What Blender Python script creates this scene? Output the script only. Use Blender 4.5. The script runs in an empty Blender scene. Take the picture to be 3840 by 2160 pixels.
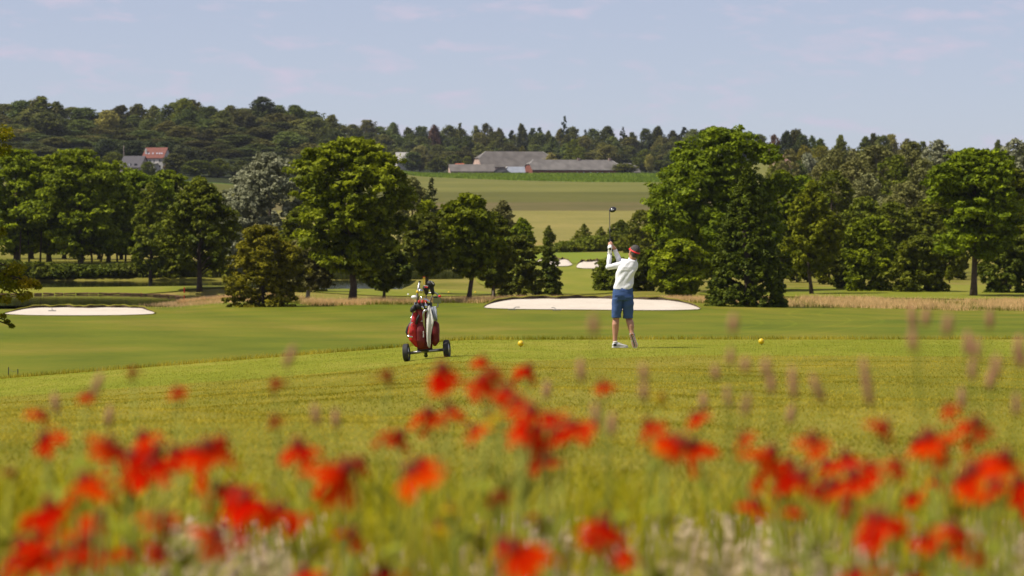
import bpy, bmesh, math, random
import numpy as np
from mathutils import Vector, Matrix, noise as mnoise

sc = bpy.context.scene
R = math.radians

# ------------------------------------------------------------------ camera
CAM_Z = 2.3            # metres above the tee
LENS, FPX = 135.0, 14400.0      # focal length; the same in photograph pixels
HORIZON = 783.0
PITCH = math.atan((1080.0 - HORIZON) / FPX)
cam_d = bpy.data.cameras.new('camera')
cam = bpy.data.objects.new('camera', cam_d)
sc.collection.objects.link(cam)
cam.location = (0, 0, CAM_Z)
cam.rotation_euler = (math.pi / 2 - PITCH, 0, 0)
cam_d.lens = LENS
cam_d.sensor_width = 36.0
cam_d.clip_start = 0.1
cam_d.clip_end = 20000
cam_d.dof.use_dof = True
cam_d.dof.focus_distance = 66.0
cam_d.dof.aperture_fstop = 5.3
sc.camera = cam

# ------------------------------------------------------------------ sky and sun
SUN_EL, SUN_AZ = 56.0, 258.0        # azimuth clockwise from +Y (the viewing direction): from the left, a little behind the camera
w = bpy.data.worlds.new('World')
sc.world = w
w.use_nodes = True
nt = w.node_tree
nt.nodes.clear()
N = nt.nodes.new
L = nt.links.new
out = N('ShaderNodeOutputWorld')
bg = N('ShaderNodeBackground')
sky = N('ShaderNodeTexSky')
sky.sky_type = 'NISHITA'
sky.sun_disc = False
sky.sun_elevation = R(SUN_EL)
sky.sun_rotation = R(SUN_AZ)
sky.altitude = 100
sky.air_density = 0.5
sky.dust_density = 0.25
sky.ozone_density = 1.0
bg.inputs['Strength'].default_value = 0.085
# thin fair-weather clouds spread over the whole sky
tc = N('ShaderNodeTexCoord')
mp = N('ShaderNodeMapping')
mp.inputs['Scale'].default_value = (52, 52, 190)
mp.inputs['Location'].default_value = (3.3, 0.0, 1.7)
L(tc.outputs['Generated'], mp.inputs['Vector'])
nz = N('ShaderNodeTexNoise')
nz.inputs['Scale'].default_value = 1.0
nz.inputs['Detail'].default_value = 7
nz.inputs['Roughness'].default_value = 0.55
nz.inputs['Distortion'].default_value = 0.3
L(mp.outputs[0], nz.inputs['Vector'])
cr = N('ShaderNodeValToRGB')
cr.color_ramp.elements[0].position = 0.52
cr.color_ramp.elements[0].color = (0, 0, 0, 1)
cr.color_ramp.elements[1].position = 0.74
cr.color_ramp.elements[1].color = (1, 1, 1, 1)
L(nz.outputs['Fac'], cr.inputs[0])
mx = N('ShaderNodeMix')
mx.data_type = 'RGBA'
mulc = N('ShaderNodeMath')
mulc.operation = 'MULTIPLY_ADD'      # an even veil of haze cloud with wisps in it
mulc.inputs[1].default_value = 0.55
mulc.inputs[2].default_value = 0.42
L(cr.outputs[0], mulc.inputs[0])
L(mulc.outputs[0], mx.inputs['Factor'])
L(sky.outputs[0], mx.inputs['A'])
mx.inputs['B'].default_value = (6.0, 5.6, 6.9, 1)
L(mx.outputs['Result'], bg.inputs['Color'])
L(bg.outputs[0], out.inputs[0])

sun_d = bpy.data.lights.new('sun', 'SUN')
sun = bpy.data.objects.new('sun', sun_d)
sc.collection.objects.link(sun)
sun_d.energy = 4.8
sun_d.angle = R(0.53)
sun_d.color = (1.0, 0.93, 0.80)
SDIR = Vector((math.sin(R(SUN_AZ)) * math.cos(R(SUN_EL)), math.cos(R(SUN_AZ)) * math.cos(R(SUN_EL)), math.sin(R(SUN_EL))))
sun.rotation_euler = SDIR.to_track_quat('Z', 'Y').to_euler()

sc.view_settings.view_transform = 'Standard'
sc.view_settings.look = 'None'
sc.view_settings.exposure = 0.3
sc.view_settings.gamma = 1.0
sc.render.engine = 'CYCLES'
sc.cycles.use_denoising = True
sc.cycles.max_bounces = 6
sc.cycles.diffuse_bounces = 2
sc.cycles.glossy_bounces = 2
sc.cycles.transmission_bounces = 3
sc.cycles.volume_bounces = 0
sc.cycles.caustics_reflective = False
sc.cycles.caustics_refractive = False

# ------------------------------------------------------------------ helpers
rng = np.random.default_rng(7)
COL = sc.collection


def at(px, py, Y):
    """world point seen at photograph pixel (px, py) at distance Y along the view"""
    dx = (px - 1920.0) / FPX
    dz = (1080.0 - py) / FPX
    c, s = math.cos(PITCH), math.sin(PITCH)
    yy = c + dz * s
    zz = -s + dz * c
    return Vector((dx / yy * Y, Y, CAM_Z + zz / yy * Y))


def lerp(a, b, t):
    return a + (b - a) * t


def sstep(x, a, b):
    t = np.clip((x - a) / (b - a), 0, 1)
    return t * t * (3 - 2 * t)


def tag(o, label=None, cat=None, group=None, kind=None):
    if label: o['label'] = label
    if cat: o['category'] = cat
    if group: o['group'] = group
    if kind: o['kind'] = kind
    return o


def link(name, me, mat=None, parent=None, loc=None):
    o = bpy.data.objects.new(name, me)
    COL.objects.link(o)
    if mat is not None and me is not None and len(me.materials) == 0:
        me.materials.append(mat)
    if parent is not None:
        o.parent = parent
    if loc is not None:
        o.location = loc
    return o


def empty(name, loc, rz=0.0, scale=None):
    o = bpy.data.objects.new(name, None)
    o.empty_display_size = 0.1
    COL.objects.link(o)
    o.location = loc
    o.rotation_euler = (0, 0, rz)
    if scale is not None:
        o.scale = scale
    return o


def np_mesh(name, V, F, tint=None, smooth=False):
    """mesh from a vertex array and an (n,k) face array of one face size"""
    V = np.asarray(V, dtype=np.float32)
    F = np.asarray(F, dtype=np.int32)
    me = bpy.data.meshes.new(name)
    n, k = F.shape
    me.vertices.add(len(V))
    me.vertices.foreach_set('co', V.ravel())
    me.loops.add(n * k)
    me.loops.foreach_set('vertex_index', F.ravel())
    me.polygons.add(n)
    me.polygons.foreach_set('loop_start', np.arange(0, n * k, k, dtype=np.int32))
    me.polygons.foreach_set('loop_total', np.full(n, k, dtype=np.int32))
    if tint is not None:
        a = me.attributes.new('tint', 'FLOAT', 'POINT')
        a.data.foreach_set('value', np.asarray(tint, dtype=np.float32))
    me.update(calc_edges=True)
    if smooth:
        me.polygons.foreach_set('use_smooth', np.ones(n, dtype=bool))
    me.validate()
    return me


class MB:
    """collects simple solids, then builds one mesh"""
    def __init__(s):
        s.v, s.f, s.t = [], [], []
        s.tint = 0.5

    def add(s, verts, faces):
        b = len(s.v)
        s.v += [tuple(p) for p in verts]
        s.t += [s.tint] * len(verts)
        s.f += [tuple(b + i for i in f) for f in faces]

    def box(s, c, d, rot=None):
        c = Vector(c)
        hx, hy, hz = d[0] / 2, d[1] / 2, d[2] / 2
        vs = [Vector((x, y, z)) for x in (-hx, hx) for y in (-hy, hy) for z in (-hz, hz)]
        if rot is not None:
            vs = [rot @ p for p in vs]
        s.add([c + p for p in vs], [(0, 1, 3, 2), (4, 6, 7, 5), (0, 4, 5, 1), (2, 3, 7, 6), (0, 2, 6, 4), (1, 5, 7, 3)])

    def tube(s, pts, rad, n=8, cap=True, flat=None):
        pts = [Vector(p) for p in pts]
        if not hasattr(rad, '__len__'):
            rad = [rad] * len(pts)
        rings = []
        up = Vector((0.123, 0.231, 0.97)).normalized()
        prev = None
        for i, p in enumerate(pts):
            d = (pts[min(i + 1, len(pts) - 1)] - pts[max(i - 1, 0)])
            d = d.normalized() if d.length > 1e-9 else Vector((0, 0, 1))
            if prev is None:
                a = d.cross(up)
                if a.length < 0.05:
                    a = d.cross(Vector((1, 0, 0)))
            else:
                a = prev - d * prev.dot(d)
            a.normalize()
            prev = a
            b = d.cross(a)
            r = rad[i]
            f2 = flat if flat else 1.0
            rings.append([p + a * (r * math.cos(2 * math.pi * k / n)) + b * (r * f2 * math.sin(2 * math.pi * k / n)) for k in range(n)])
        s.rings(rings, cap)

    def rings(s, rings, cap=True):
        n = len(rings[0])
        vs = [p for r in rings for p in r]
        fs = []
        for i in range(len(rings) - 1):
            for k in range(n):
                fs.append((i * n + k, i * n + (k + 1) % n, (i + 1) * n + (k + 1) % n, (i + 1) * n + k))
        if cap:
            fs.append(tuple(range(n - 1, -1, -1)))
            fs.append(tuple((len(rings) - 1) * n + k for k in range(n)))
        s.add(vs, fs)

    def ball(s, c, r, nu=14, nv=9, rot=None):
        c = Vector(c)
        if not hasattr(r, '__len__'):
            r = (r, r, r)
        rings = []
        for j in range(nv):
            ph = math.pi * (j + 0.5) / nv - math.pi / 2
            ring = []
            for i in range(nu):
                th = 2 * math.pi * i / nu
                p = Vector((r[0] * math.cos(ph) * math.cos(th), r[1] * math.cos(ph) * math.sin(th), r[2] * math.sin(ph)))
                ring.append(c + (rot @ p if rot is not None else p))
            rings.append(ring)
        s.rings(rings, True)

    def limb(s, pts, rad, n=14):
        """chain of capsules for a body that is fused afterwards"""
        s.tube(pts, rad, n)
        for p, r in zip(pts, rad):
            s.ball(p, r, 12, 8)

    def torso(s, secs, n=28):
        """secs: (centre, half width, half depth, yaw)"""
        rings = []
        for c, a, b, yaw in secs:
            ring = []
            for k in range(n):
                t = 2 * math.pi * k / n
                ct, st = math.cos(t), math.sin(t)
                e = 0.82
                x = a * math.copysign(abs(ct) ** e, ct)
                y = b * math.copysign(abs(st) ** e, st)
                ring.append(Vector(c) + Vector((x * math.cos(yaw) - y * math.sin(yaw), x * math.sin(yaw) + y * math.cos(yaw), 0)))
            rings.append(ring)
        s.rings(rings, True)

    def mesh(s, name, smooth=False, bevel=0.0):
        me = bpy.data.meshes.new(name)
        me.from_pydata(s.v, [], s.f)
        me.update()
        if any(t != 0.5 for t in s.t):
            a = me.attributes.new('tint', 'FLOAT', 'POINT')
            a.data.foreach_set('value', s.t)
        bm = bmesh.new()
        bm.from_mesh(me)
        bmesh.ops.recalc_face_normals(bm, faces=bm.faces)
        if bevel > 0:
            bmesh.ops.bevel(bm, geom=list(bm.edges), offset=bevel, segments=2, affect='EDGES', clamp_overlap=True)
        bm.to_mesh(me)
        bm.free()
        if smooth:
            me.polygons.foreach_set('use_smooth', [True] * len(me.polygons))
        return me

    def build(s, name, mat, parent=None, smooth=False, bevel=0.0, loc=None):
        return link(name, s.mesh(name, smooth, bevel), mat, parent, loc)


def fuse(mb, name, voxel, smooth=4, fac=0.5, disp=None):
    """one continuous skin round overlapping solids"""
    me = mb.mesh('tmp')
    o = bpy.data.objects.new('tmp', me)
    m = o.modifiers.new('r', 'REMESH')
    m.mode = 'VOXEL'
    m.voxel_size = voxel
    if smooth:
        m = o.modifiers.new('s', 'SMOOTH')
        m.iterations = smooth
        m.factor = fac
    work = bpy.data.scenes.new('work')
    work.collection.objects.link(o)
    with bpy.context.temp_override(scene=work, view_layer=work.view_layers[0]):
        dg = bpy.context.evaluated_depsgraph_get()
        dg.update()
        me2 = bpy.data.meshes.new_from_object(o.evaluated_get(dg))
    bpy.data.scenes.remove(work)
    bpy.data.objects.remove(o)
    bpy.data.meshes.remove(me)
    me2.name = name
    me2.materials.clear()
    if disp is not None:
        nv = len(me2.vertices)
        co, no = np.empty(nv * 3, np.float32), np.empty(nv * 3, np.float32)
        me2.vertices.foreach_get('co', co)
        me2.vertices.foreach_get('normal', no)
        co, no = co.reshape(-1, 3), no.reshape(-1, 3)
        co = co + no * np.array([disp(Vector(p)) for p in co.tolist()])[:, None]
        me2.vertices.foreach_set('co', co.astype(np.float32).ravel())
        me2.update()
    me2.polygons.foreach_set('use_smooth', [True] * len(me2.polygons))
    return me2


# ------------------------------------------------------------------ materials
def node_mat(name):
    m = bpy.data.materials.new(name)
    m.use_nodes = True
    t = m.node_tree
    b = t.nodes['Principled BSDF']
    return m, t, b


def plain(name, col, rough=0.6, metal=0.0, var=0.12, scale=20.0, bump=0.0, spec=0.4, bscale=None):
    """colour with fine procedural variation and relief"""
    m, t, b = node_mat(name)
    tcn = t.nodes.new('ShaderNodeTexCoord')
    n1 = t.nodes.new('ShaderNodeTexNoise')
    n1.inputs['Scale'].default_value = scale
    n1.inputs['Detail'].default_value = 5
    t.links.new(tcn.outputs['Object'], n1.inputs['Vector'])
    r = t.nodes.new('ShaderNodeValToRGB')
    r.color_ramp.elements[0].position = 0.3
    r.color_ramp.elements[1].position = 0.7
    r.color_ramp.elements[0].color = tuple(c * (1 - var) for c in col) + (1,)
    r.color_ramp.elements[1].color = tuple(min(1, c * (1 + var)) for c in col) + (1,)
    t.links.new(n1.outputs['Fac'], r.inputs[0])
    t.links.new(r.outputs[0], b.inputs['Base Color'])
    b.inputs['Roughness'].default_value = rough
    b.inputs['Metallic'].default_value = metal
    b.inputs['Specular IOR Level'].default_value = spec
    if bump > 0:
        bn = t.nodes.new('ShaderNodeBump')
        bn.inputs['Strength'].default_value = bump
        bn.inputs['Distance'].default_value = 0.02
        n2 = t.nodes.new('ShaderNodeTexNoise')
        n2.inputs['Scale'].default_value = bscale or scale * 2
        n2.inputs['Detail'].default_value = 6
        t.links.new(tcn.outputs['Object'], n2.inputs['Vector'])
        t.links.new(n2.outputs['Fac'], bn.inputs['Height'])
        t.links.new(bn.outputs[0], b.inputs['Normal'])
    return m


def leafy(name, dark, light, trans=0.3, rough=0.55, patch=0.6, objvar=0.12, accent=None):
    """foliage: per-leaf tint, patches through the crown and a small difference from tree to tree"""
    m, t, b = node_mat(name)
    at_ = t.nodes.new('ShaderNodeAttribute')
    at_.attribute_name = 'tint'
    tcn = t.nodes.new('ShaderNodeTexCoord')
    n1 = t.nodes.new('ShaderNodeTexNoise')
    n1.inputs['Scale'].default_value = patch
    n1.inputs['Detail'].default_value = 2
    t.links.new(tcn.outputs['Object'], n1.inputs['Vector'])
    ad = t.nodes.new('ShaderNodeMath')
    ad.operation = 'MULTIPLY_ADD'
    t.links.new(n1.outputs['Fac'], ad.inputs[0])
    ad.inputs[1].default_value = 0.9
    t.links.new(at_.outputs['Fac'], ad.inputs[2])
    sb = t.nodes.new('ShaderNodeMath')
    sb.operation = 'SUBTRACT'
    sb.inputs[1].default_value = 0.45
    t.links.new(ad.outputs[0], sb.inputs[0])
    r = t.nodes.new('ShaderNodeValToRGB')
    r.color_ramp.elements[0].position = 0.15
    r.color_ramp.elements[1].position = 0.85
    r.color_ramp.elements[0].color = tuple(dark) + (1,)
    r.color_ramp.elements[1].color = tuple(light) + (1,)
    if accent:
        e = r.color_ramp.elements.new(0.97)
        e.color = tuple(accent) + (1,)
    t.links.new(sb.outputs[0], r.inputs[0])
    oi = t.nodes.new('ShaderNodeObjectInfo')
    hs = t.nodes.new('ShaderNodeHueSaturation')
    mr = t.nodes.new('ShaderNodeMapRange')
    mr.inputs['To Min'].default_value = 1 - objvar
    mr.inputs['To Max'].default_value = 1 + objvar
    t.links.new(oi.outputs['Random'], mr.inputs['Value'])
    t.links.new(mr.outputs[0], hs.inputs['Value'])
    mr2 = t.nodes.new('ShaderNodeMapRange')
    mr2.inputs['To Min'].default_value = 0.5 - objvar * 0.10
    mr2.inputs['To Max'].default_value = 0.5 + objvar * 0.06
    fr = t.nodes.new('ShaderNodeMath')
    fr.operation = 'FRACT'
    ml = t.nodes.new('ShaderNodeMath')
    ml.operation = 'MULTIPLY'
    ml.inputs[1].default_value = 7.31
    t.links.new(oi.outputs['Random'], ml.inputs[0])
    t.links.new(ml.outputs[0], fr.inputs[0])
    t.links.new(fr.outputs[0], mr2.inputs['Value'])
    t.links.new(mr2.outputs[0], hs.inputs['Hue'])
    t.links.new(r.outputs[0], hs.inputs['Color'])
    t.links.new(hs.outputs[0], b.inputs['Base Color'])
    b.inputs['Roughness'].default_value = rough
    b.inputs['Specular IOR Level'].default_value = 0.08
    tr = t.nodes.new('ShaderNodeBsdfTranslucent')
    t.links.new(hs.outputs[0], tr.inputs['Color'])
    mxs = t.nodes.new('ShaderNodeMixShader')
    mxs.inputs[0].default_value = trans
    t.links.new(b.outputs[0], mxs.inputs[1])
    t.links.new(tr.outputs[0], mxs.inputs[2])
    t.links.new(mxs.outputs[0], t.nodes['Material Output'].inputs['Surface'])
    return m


def turf(name, cols, scales=((0.02, 0.06), (0.15, 0.4), (6.0, 6.0)), weights=(0.5, 0.35, 0.25), bump=0.3, bscale=30.0, bdist=0.03, rough=0.8, lo=0.3, hi=0.7):
    """ground cover; noise scales (x, y) so that patches can run along the ground"""
    m, t, b = node_mat(name)
    tcn = t.nodes.new('ShaderNodeTexCoord')
    acc = None
    for (sx, sy), wt in zip(scales, weights):
        mpn = t.nodes.new('ShaderNodeMapping')
        mpn.inputs['Scale'].default_value = (sx, sy, sx)
        t.links.new(tcn.outputs['Object'], mpn.inputs['Vector'])
        n1 = t.nodes.new('ShaderNodeTexNoise')
        n1.inputs['Scale'].default_value = 1.0
        n1.inputs['Detail'].default_value = 4
        t.links.new(mpn.outputs[0], n1.inputs['Vector'])
        ma = t.nodes.new('ShaderNodeMath')
        ma.operation = 'MULTIPLY_ADD'
        ma.inputs[1].default_value = wt
        t.links.new(n1.outputs['Fac'], ma.inputs[0])
        if acc is None:
            ma.inputs[2].default_value = 0.5 - 0.5 * sum(weights)
        else:
            t.links.new(acc.outputs[0], ma.inputs[2])
        acc = ma
    r = t.nodes.new('ShaderNodeValToRGB')
    r.color_ramp.elements[0].position = lo
    r.color_ramp.elements[1].position = hi
    r.color_ramp.elements[0].color = tuple(cols[0]) + (1,)
    r.color_ramp.elements[1].color = tuple(cols[-1]) + (1,)
    for i in range(1, len(cols) - 1):
        e = r.color_ramp.elements.new(lo + (hi - lo) * i / (len(cols) - 1))
        e.color = tuple(cols[i]) + (1,)
    t.links.new(acc.outputs[0], r.inputs[0])
    t.links.new(r.outputs[0], b.inputs['Base Color'])
    b.inputs['Roughness'].default_value = rough
    b.inputs['Specular IOR Level'].default_value = 0.04
    if bump > 0:
        bn = t.nodes.new('ShaderNodeBump')
        bn.inputs['Strength'].default_value = bump
        bn.inputs['Distance'].default_value = bdist
        n2 = t.nodes.new('ShaderNodeTexNoise')
        n2.inputs['Scale'].default_value = bscale
        n2.inputs['Detail'].default_value = 5
        t.links.new(tcn.outputs['Object'], n2.inputs['Vector'])
        t.links.new(n2.outputs['Fac'], bn.inputs['Height'])
        t.links.new(bn.outputs[0], b.inputs['Normal'])
    return m


M = {}
M['soil'] = turf('soil', [(0.15, 0.11, 0.05), (0.24, 0.175, 0.09), (0.34, 0.26, 0.16)], ((0.5, 0.5), (3, 3), (25, 25)), (0.3, 0.4, 0.5), 0.8, 40, 0.03)
M['rough'] = turf('rough_turf', [(0.13, 0.130, 0.010), (0.19, 0.175, 0.018), (0.28, 0.235, 0.042)], ((0.10, 0.05), (0.9, 0.5), (8, 8)), (0.45, 0.4, 0.4), 0.8, 25, 0.05)
M['tee'] = turf('tee_turf', [(0.14, 0.165, 0.010), (0.20, 0.215, 0.018), (0.29, 0.255, 0.045)], ((0.25, 0.12), (1.2, 0.8), (14, 14)), (0.4, 0.4, 0.4), 0.6, 60, 0.02)
M['fairway'] = turf('fairway_turf', [(0.080, 0.105, 0.007), (0.112, 0.130, 0.009), (0.138, 0.140, 0.012), (0.180, 0.158, 0.022)], ((0.035, 0.02), (0.22, 0.10), (2.5, 1.2)), (0.8, 0.65, 0.25), 0.25, 12, 0.02)


def fairway_marks(m):
    """mowing bands and tyre tracks pressed into the turf"""
    t = m.node_tree
    b = t.nodes['Principled BSDF']
    src = b.inputs['Base Color'].links[0].from_socket
    tcn = t.nodes.new('ShaderNodeTexCoord')
    sep = t.nodes.new('ShaderNodeSeparateXYZ')
    t.links.new(tcn.outputs['Object'], sep.inputs[0])

    def mth(op, a, bb=None, c=None):
        n_ = t.nodes.new('ShaderNodeMath')
        n_.operation = op
        for i, v in enumerate((a, bb, c)):
            if v is None:
                continue
            if isinstance(v, (int, float)):
                n_.inputs[i].default_value = v
            else:
                t.links.new(v, n_.inputs[i])
        return n_.outputs[0]
    total = None
    for xc, yc, r0, wd in ((2.0, 205.0, 11.0, 0.16), (2.0, 205.0, 12.6, 0.16), (-2.0, 230.0, 21.0, 0.16), (-2.0, 230.0, 22.6, 0.16), (34.0, 215.0, 16.0, 0.2), (34.0, 215.0, 17.8, 0.2), (6.0, 175.0, 13.0, 0.16)):
        dx = mth('SUBTRACT', sep.outputs[0], xc)
        dy = mth('MULTIPLY', mth('SUBTRACT', sep.outputs[1], yc), 0.25)
        d = mth('SQRT', mth('ADD', mth('MULTIPLY', dx, dx), mth('MULTIPLY', dy, dy)))
        e = mth('ABSOLUTE', mth('SUBTRACT', d, r0))
        k = mth('SUBTRACT', 1.0, mth('DIVIDE', e, wd))
        k = mth('MAXIMUM', k, 0.0)
        total = k if total is None else mth('MAXIMUM', total, k)
    right = mth('GREATER_THAN', sep.outputs[0], 9.0)
    total = mth('MULTIPLY', total, right)
    nz_ = t.nodes.new('ShaderNodeTexNoise')
    nz_.inputs['Scale'].default_value = 0.12
    t.links.new(tcn.outputs['Object'], nz_.inputs['Vector'])
    total = mth('MULTIPLY', total, mth('MULTIPLY', nz_.outputs['Fac'], 0.6))
    band = mth('SINE', mth('ADD', mth('MULTIPLY', sep.outputs[0], 1.1), mth('MULTIPLY', sep.outputs[1], 0.16)))
    band = mth('MULTIPLY', band, 0.045)
    f = mth('ADD', mth('MULTIPLY', total, 0.55), mth('ADD', band, 1.0))
    mx_ = t.nodes.new('ShaderNodeVectorMath')
    mx_.operation = 'SCALE'
    t.links.new(src, mx_.inputs[0])
    t.links.new(f, mx_.inputs['Scale'])
    t.links.new(mx_.outputs[0], b.inputs['Base Color'])


fairway_marks(M['fairway'])
M['meadow'] = turf('meadow_turf', [(0.07, 0.09, 0.010), (0.14, 0.135, 0.018), (0.21, 0.18, 0.04), (0.33, 0.22, 0.09)], ((0.03, 0.012), (0.2, 0.06), (1.5, 0.6)), (0.55, 0.45, 0.2), 0.3, 6, 0.05)
M['wheat'] = turf('ripe_wheat', [(0.145, 0.138, 0.032), (0.20, 0.178, 0.048), (0.255, 0.21, 0.066)], ((0.004, 0.012), (0.05, 0.02), (0.6, 0.3)), (0.4, 0.4, 0.35), 0.5, 1.5, 0.3)
M['brown_field'] = turf('brown_field', [(0.082, 0.080, 0.022), (0.11, 0.096, 0.032), (0.14, 0.11, 0.046)], ((0.006, 0.02), (0.06, 0.03), (0.5, 0.2)), (0.6, 0.4, 0.2), 0.3, 1.5, 0.2)
M['green_field'] = turf('green_barley', [(0.078, 0.082, 0.017), (0.10, 0.10, 0.022), (0.13, 0.12, 0.032)], ((0.004, 0.012), (0.05, 0.02), (0.5, 0.2)), (0.5, 0.4, 0.25), 0.3, 1.5, 0.2)
M['upper_field'] = turf('ripening_barley', [(0.102, 0.110, 0.024), (0.136, 0.136, 0.032), (0.175, 0.163, 0.044)], ((0.004, 0.012), (0.05, 0.02), (0.5, 0.2)), (0.5, 0.4, 0.25), 0.3, 1.5, 0.2)
M['maize'] = turf('maize_rows', [(0.05, 0.10, 0.010), (0.08, 0.14, 0.018), (0.11, 0.17, 0.025)], ((0.02, 0.02), (0.3, 0.08), (2.5, 0.6)), (0.3, 0.4, 0.5), 0.6, 3, 0.4)
M['hill'] = turf('hill_turf', [(0.02, 0.026, 0.010), (0.035, 0.042, 0.014)], ((0.01, 0.01), (0.1, 0.1), (1, 1)), (0.4, 0.4, 0.2), 0.2, 2, 0.1)
M['sand'] = turf('bunker_sand', [(0.44, 0.385, 0.315), (0.54, 0.48, 0.40), (0.62, 0.56, 0.48)], ((0.3, 0.3), (2, 2), (20, 20)), (0.3, 0.3, 0.3), 0.5, 25, 0.02)
M['lip'] = plain('turf_lip', (0.055, 0.035, 0.016), 0.9, 0, 0.4, 3)
M['bark'] = plain('bark', (0.07, 0.05, 0.035), 0.9, 0, 0.35, 4, 0.8)
M['palebark'] = plain('pale_bark', (0.30, 0.26, 0.22), 0.85, 0, 0.3, 4, 0.5)
# ------------------------------------------------------------------ terrain
PROF = np.array([(0, 0.9), (3, 1.08), (5, 1.22), (7, 1.36), (9, 1.44), (11, 1.35), (12.5, 1.28), (20, 1.05), (30, 0.76), (40, 0.45), (50, 0.17), (56, 0.03), (60, 0.0),
                 (67.6, 0.0), (69, -0.08), (75, -1.1), (85, -1.95), (100, -2.2), (110, -2.3), (150, -2.8), (200, -3.6), (240, -4.2), (280, -4.6), (320, -4.8), (360, -4.85),
                 (430, -4.5), (480, -4.2), (520, -3.75), (545, -3.8), (600, -4.0), (650, -3.0), (1000, 1.8), (1090, 4.27), (1250, 7.8), (1450, 12.2), (1600, 16.5), (1650, 17.8),
                 (1750, 19), (1900, 24), (2100, 27), (2600, 27), (4000, 10), (9000, -40)])
WATER_Z = -4.9


def pond_mask(x, y):
    """1 inside the ponds, 0 on land"""
    near = 1 - np.sqrt(((x + 36.5) / 10.0) ** 2 + ((y - 302.5) / 20.5) ** 2)
    near2 = 1 - np.sqrt(((x + 46) / 14.0) ** 2 + ((y - 304) / 19.0) ** 2)
    far = 1 - np.abs((y - 361) / 25.5)
    far = np.minimum(far, (-x - 10) / 12)
    far = np.minimum(far, (x + 75) / 12)
    m = np.maximum(np.maximum(near, near2) * 1.0, far)
    return m


def tz(x, y):
    x = np.asarray(x, dtype=float)
    y = np.asarray(y, dtype=float)
    z = np.interp(y, PROF[:, 0], PROF[:, 1])
    # the tee falls away to the left
    f = sstep(y, 18, 50) * (1 - sstep(y, 70, 110))
    lx = np.maximum(0, -x - 0.4)
    z = z - f * 0.078 * lx * sstep(lx, 0, 1.6) * np.where(lx > 30, 30 / np.maximum(lx, 1e-6), 1)
    # unevenness of the rough and fairway
    near = sstep(y, 10, 16) * (1 - sstep(y, 54, 59))
    z = z + near * (0.03 * np.sin(x * 0.9 + 0.4 * y) + 0.025 * np.sin(0.55 * y - 0.7 * x + 1.0) + 0.015 * np.sin(2.1 * x + 1.3 * y))
    fw = sstep(y, 85, 130) * (1 - sstep(y, 600, 640))
    z = z + fw * (0.10 * np.sin(x * 0.09 + 0.031 * y) + 0.08 * np.sin(0.05 * y - 0.13 * x + 2.0))
    # bunker mounds: a rising face, then a fall behind the lip
    for bx, hw, y0, y1, h in BUNK:
        s_ = sstep(y, y0, y1) * (1 - sstep(y, y1 + 0.8, y1 + 9))
        z = z + h * s_ * (1 - sstep(np.abs(x - bx), hw * 0.72, hw * 1.25))
    # ponds and their banks
    m = pond_mask(x, y)
    z = z + (1 - sstep(y, 395, 420)) * sstep(y, 296, 330) * sstep(-x, 8, 20) * 0.0
    pen = sstep(y, 323, 329) * (1 - sstep(y, 331, 338)) * (1 - sstep(x, -26, -19))
    z = z + pen * 0.32
    z = z - 0.42 * sstep(y, 250, 272) * (1 - sstep(y, 322, 326)) * sstep(-x, 19, 26)
    z = np.where(m > -0.08, z + (WATER_Z - 0.5 - z) * sstep(m, -0.06, 0.12), z)
    # raised land left of the pond, behind it
    z = z + 1.15 * sstep(y, 388, 404) * (1 - sstep(y, 560, 640)) * sstep(-x, 6, 22)
    # the wooded hill on the left, lower rise on the right
    z = z + 17 * sstep(-x, 35, 115) * sstep(y, 1000, 1560) * (1 - sstep(y, 2300, 3200))
    z = z + 7 * sstep(x, 60, 130) * sstep(y, 900, 1250) * (1 - sstep(y, 2300, 3200))
    return z


#        centre x, half width, front y, back y, rise
BUNK = [(5.1, 6.9, 240, 252, 0.52), (-27.2, 4.7, 238.5, 246.5, 0.34), (4.9, 2.1, 440, 456, 0.5), (9.6, 2.4, 424, 438, 0.55)]


def tzf(x, y):
    return float(tz(x, y))


def ground_at(px, py, y0=20, y1=1500):
    """the first place along the ray where the ground is met"""
    ys = np.concatenate([np.arange(y0, 700, 0.5), np.arange(700, 3000, 4)])
    ys = ys[(ys >= y0) & (ys <= y1)]
    d = at(px, py, 1.0) - Vector((0, 0, CAM_Z))
    xs = d.x * ys
    zs = CAM_Z + d.z * ys
    g = tz(xs, ys)
    k = np.argmax(zs <= g)
    return Vector((xs[k], ys[k], g[k]))


NC = 225
XB = math.asinh(7000 / 4.0)
XC = 4.0 * np.sinh(XB * np.linspace(-1, 1, 2 * NC + 1))


def curve(pts):
    a = np.array(pts, dtype=float)
    return lambda x: np.interp(x, a[:, 0], a[:, 1])


b_start = lambda x: np.full_like(x, 0.2)
b_bed = lambda x: 12.3 + 0.35 * np.sin(x * 2.3) + 0.2 * np.sin(x * 5.1 + 1)
b_apron = curve([(-60, 58), (-8, 58.4), (-3, 57.6), (0, 57.2), (2.8, 60.3), (8, 59.6), (60, 59)])
b_rim = curve([(-60, 67.5), (-8, 67.0), (-2, 67.2), (0, 67.8), (60, 68.2)])
b_long0 = curve([(-200, 300), (-18, 292), (-14, 270), (-7, 272), (-4, 281), (12, 281), (16, 272), (19, 268), (36, 257), (200, 250)])
b_long = lambda x: b_long0(x) + 1.6 * np.sin(x * 0.55) + 1.0 * np.sin(x * 1.35 + 2) + 0.5 * np.sin(x * 3.1)
b_wheat = curve([(-7000, 640), (7000, 640)])
b_brown = curve([(-7000, 1000), (7000, 1000)])
b_green = curve([(-7000, 1085), (-20, 1085), (60, 1092), (7000, 1092)])
b_wheat2 = curve([(-7000, 1190), (-70, 1190), (-45, 1250), (7000, 1240)])
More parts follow.
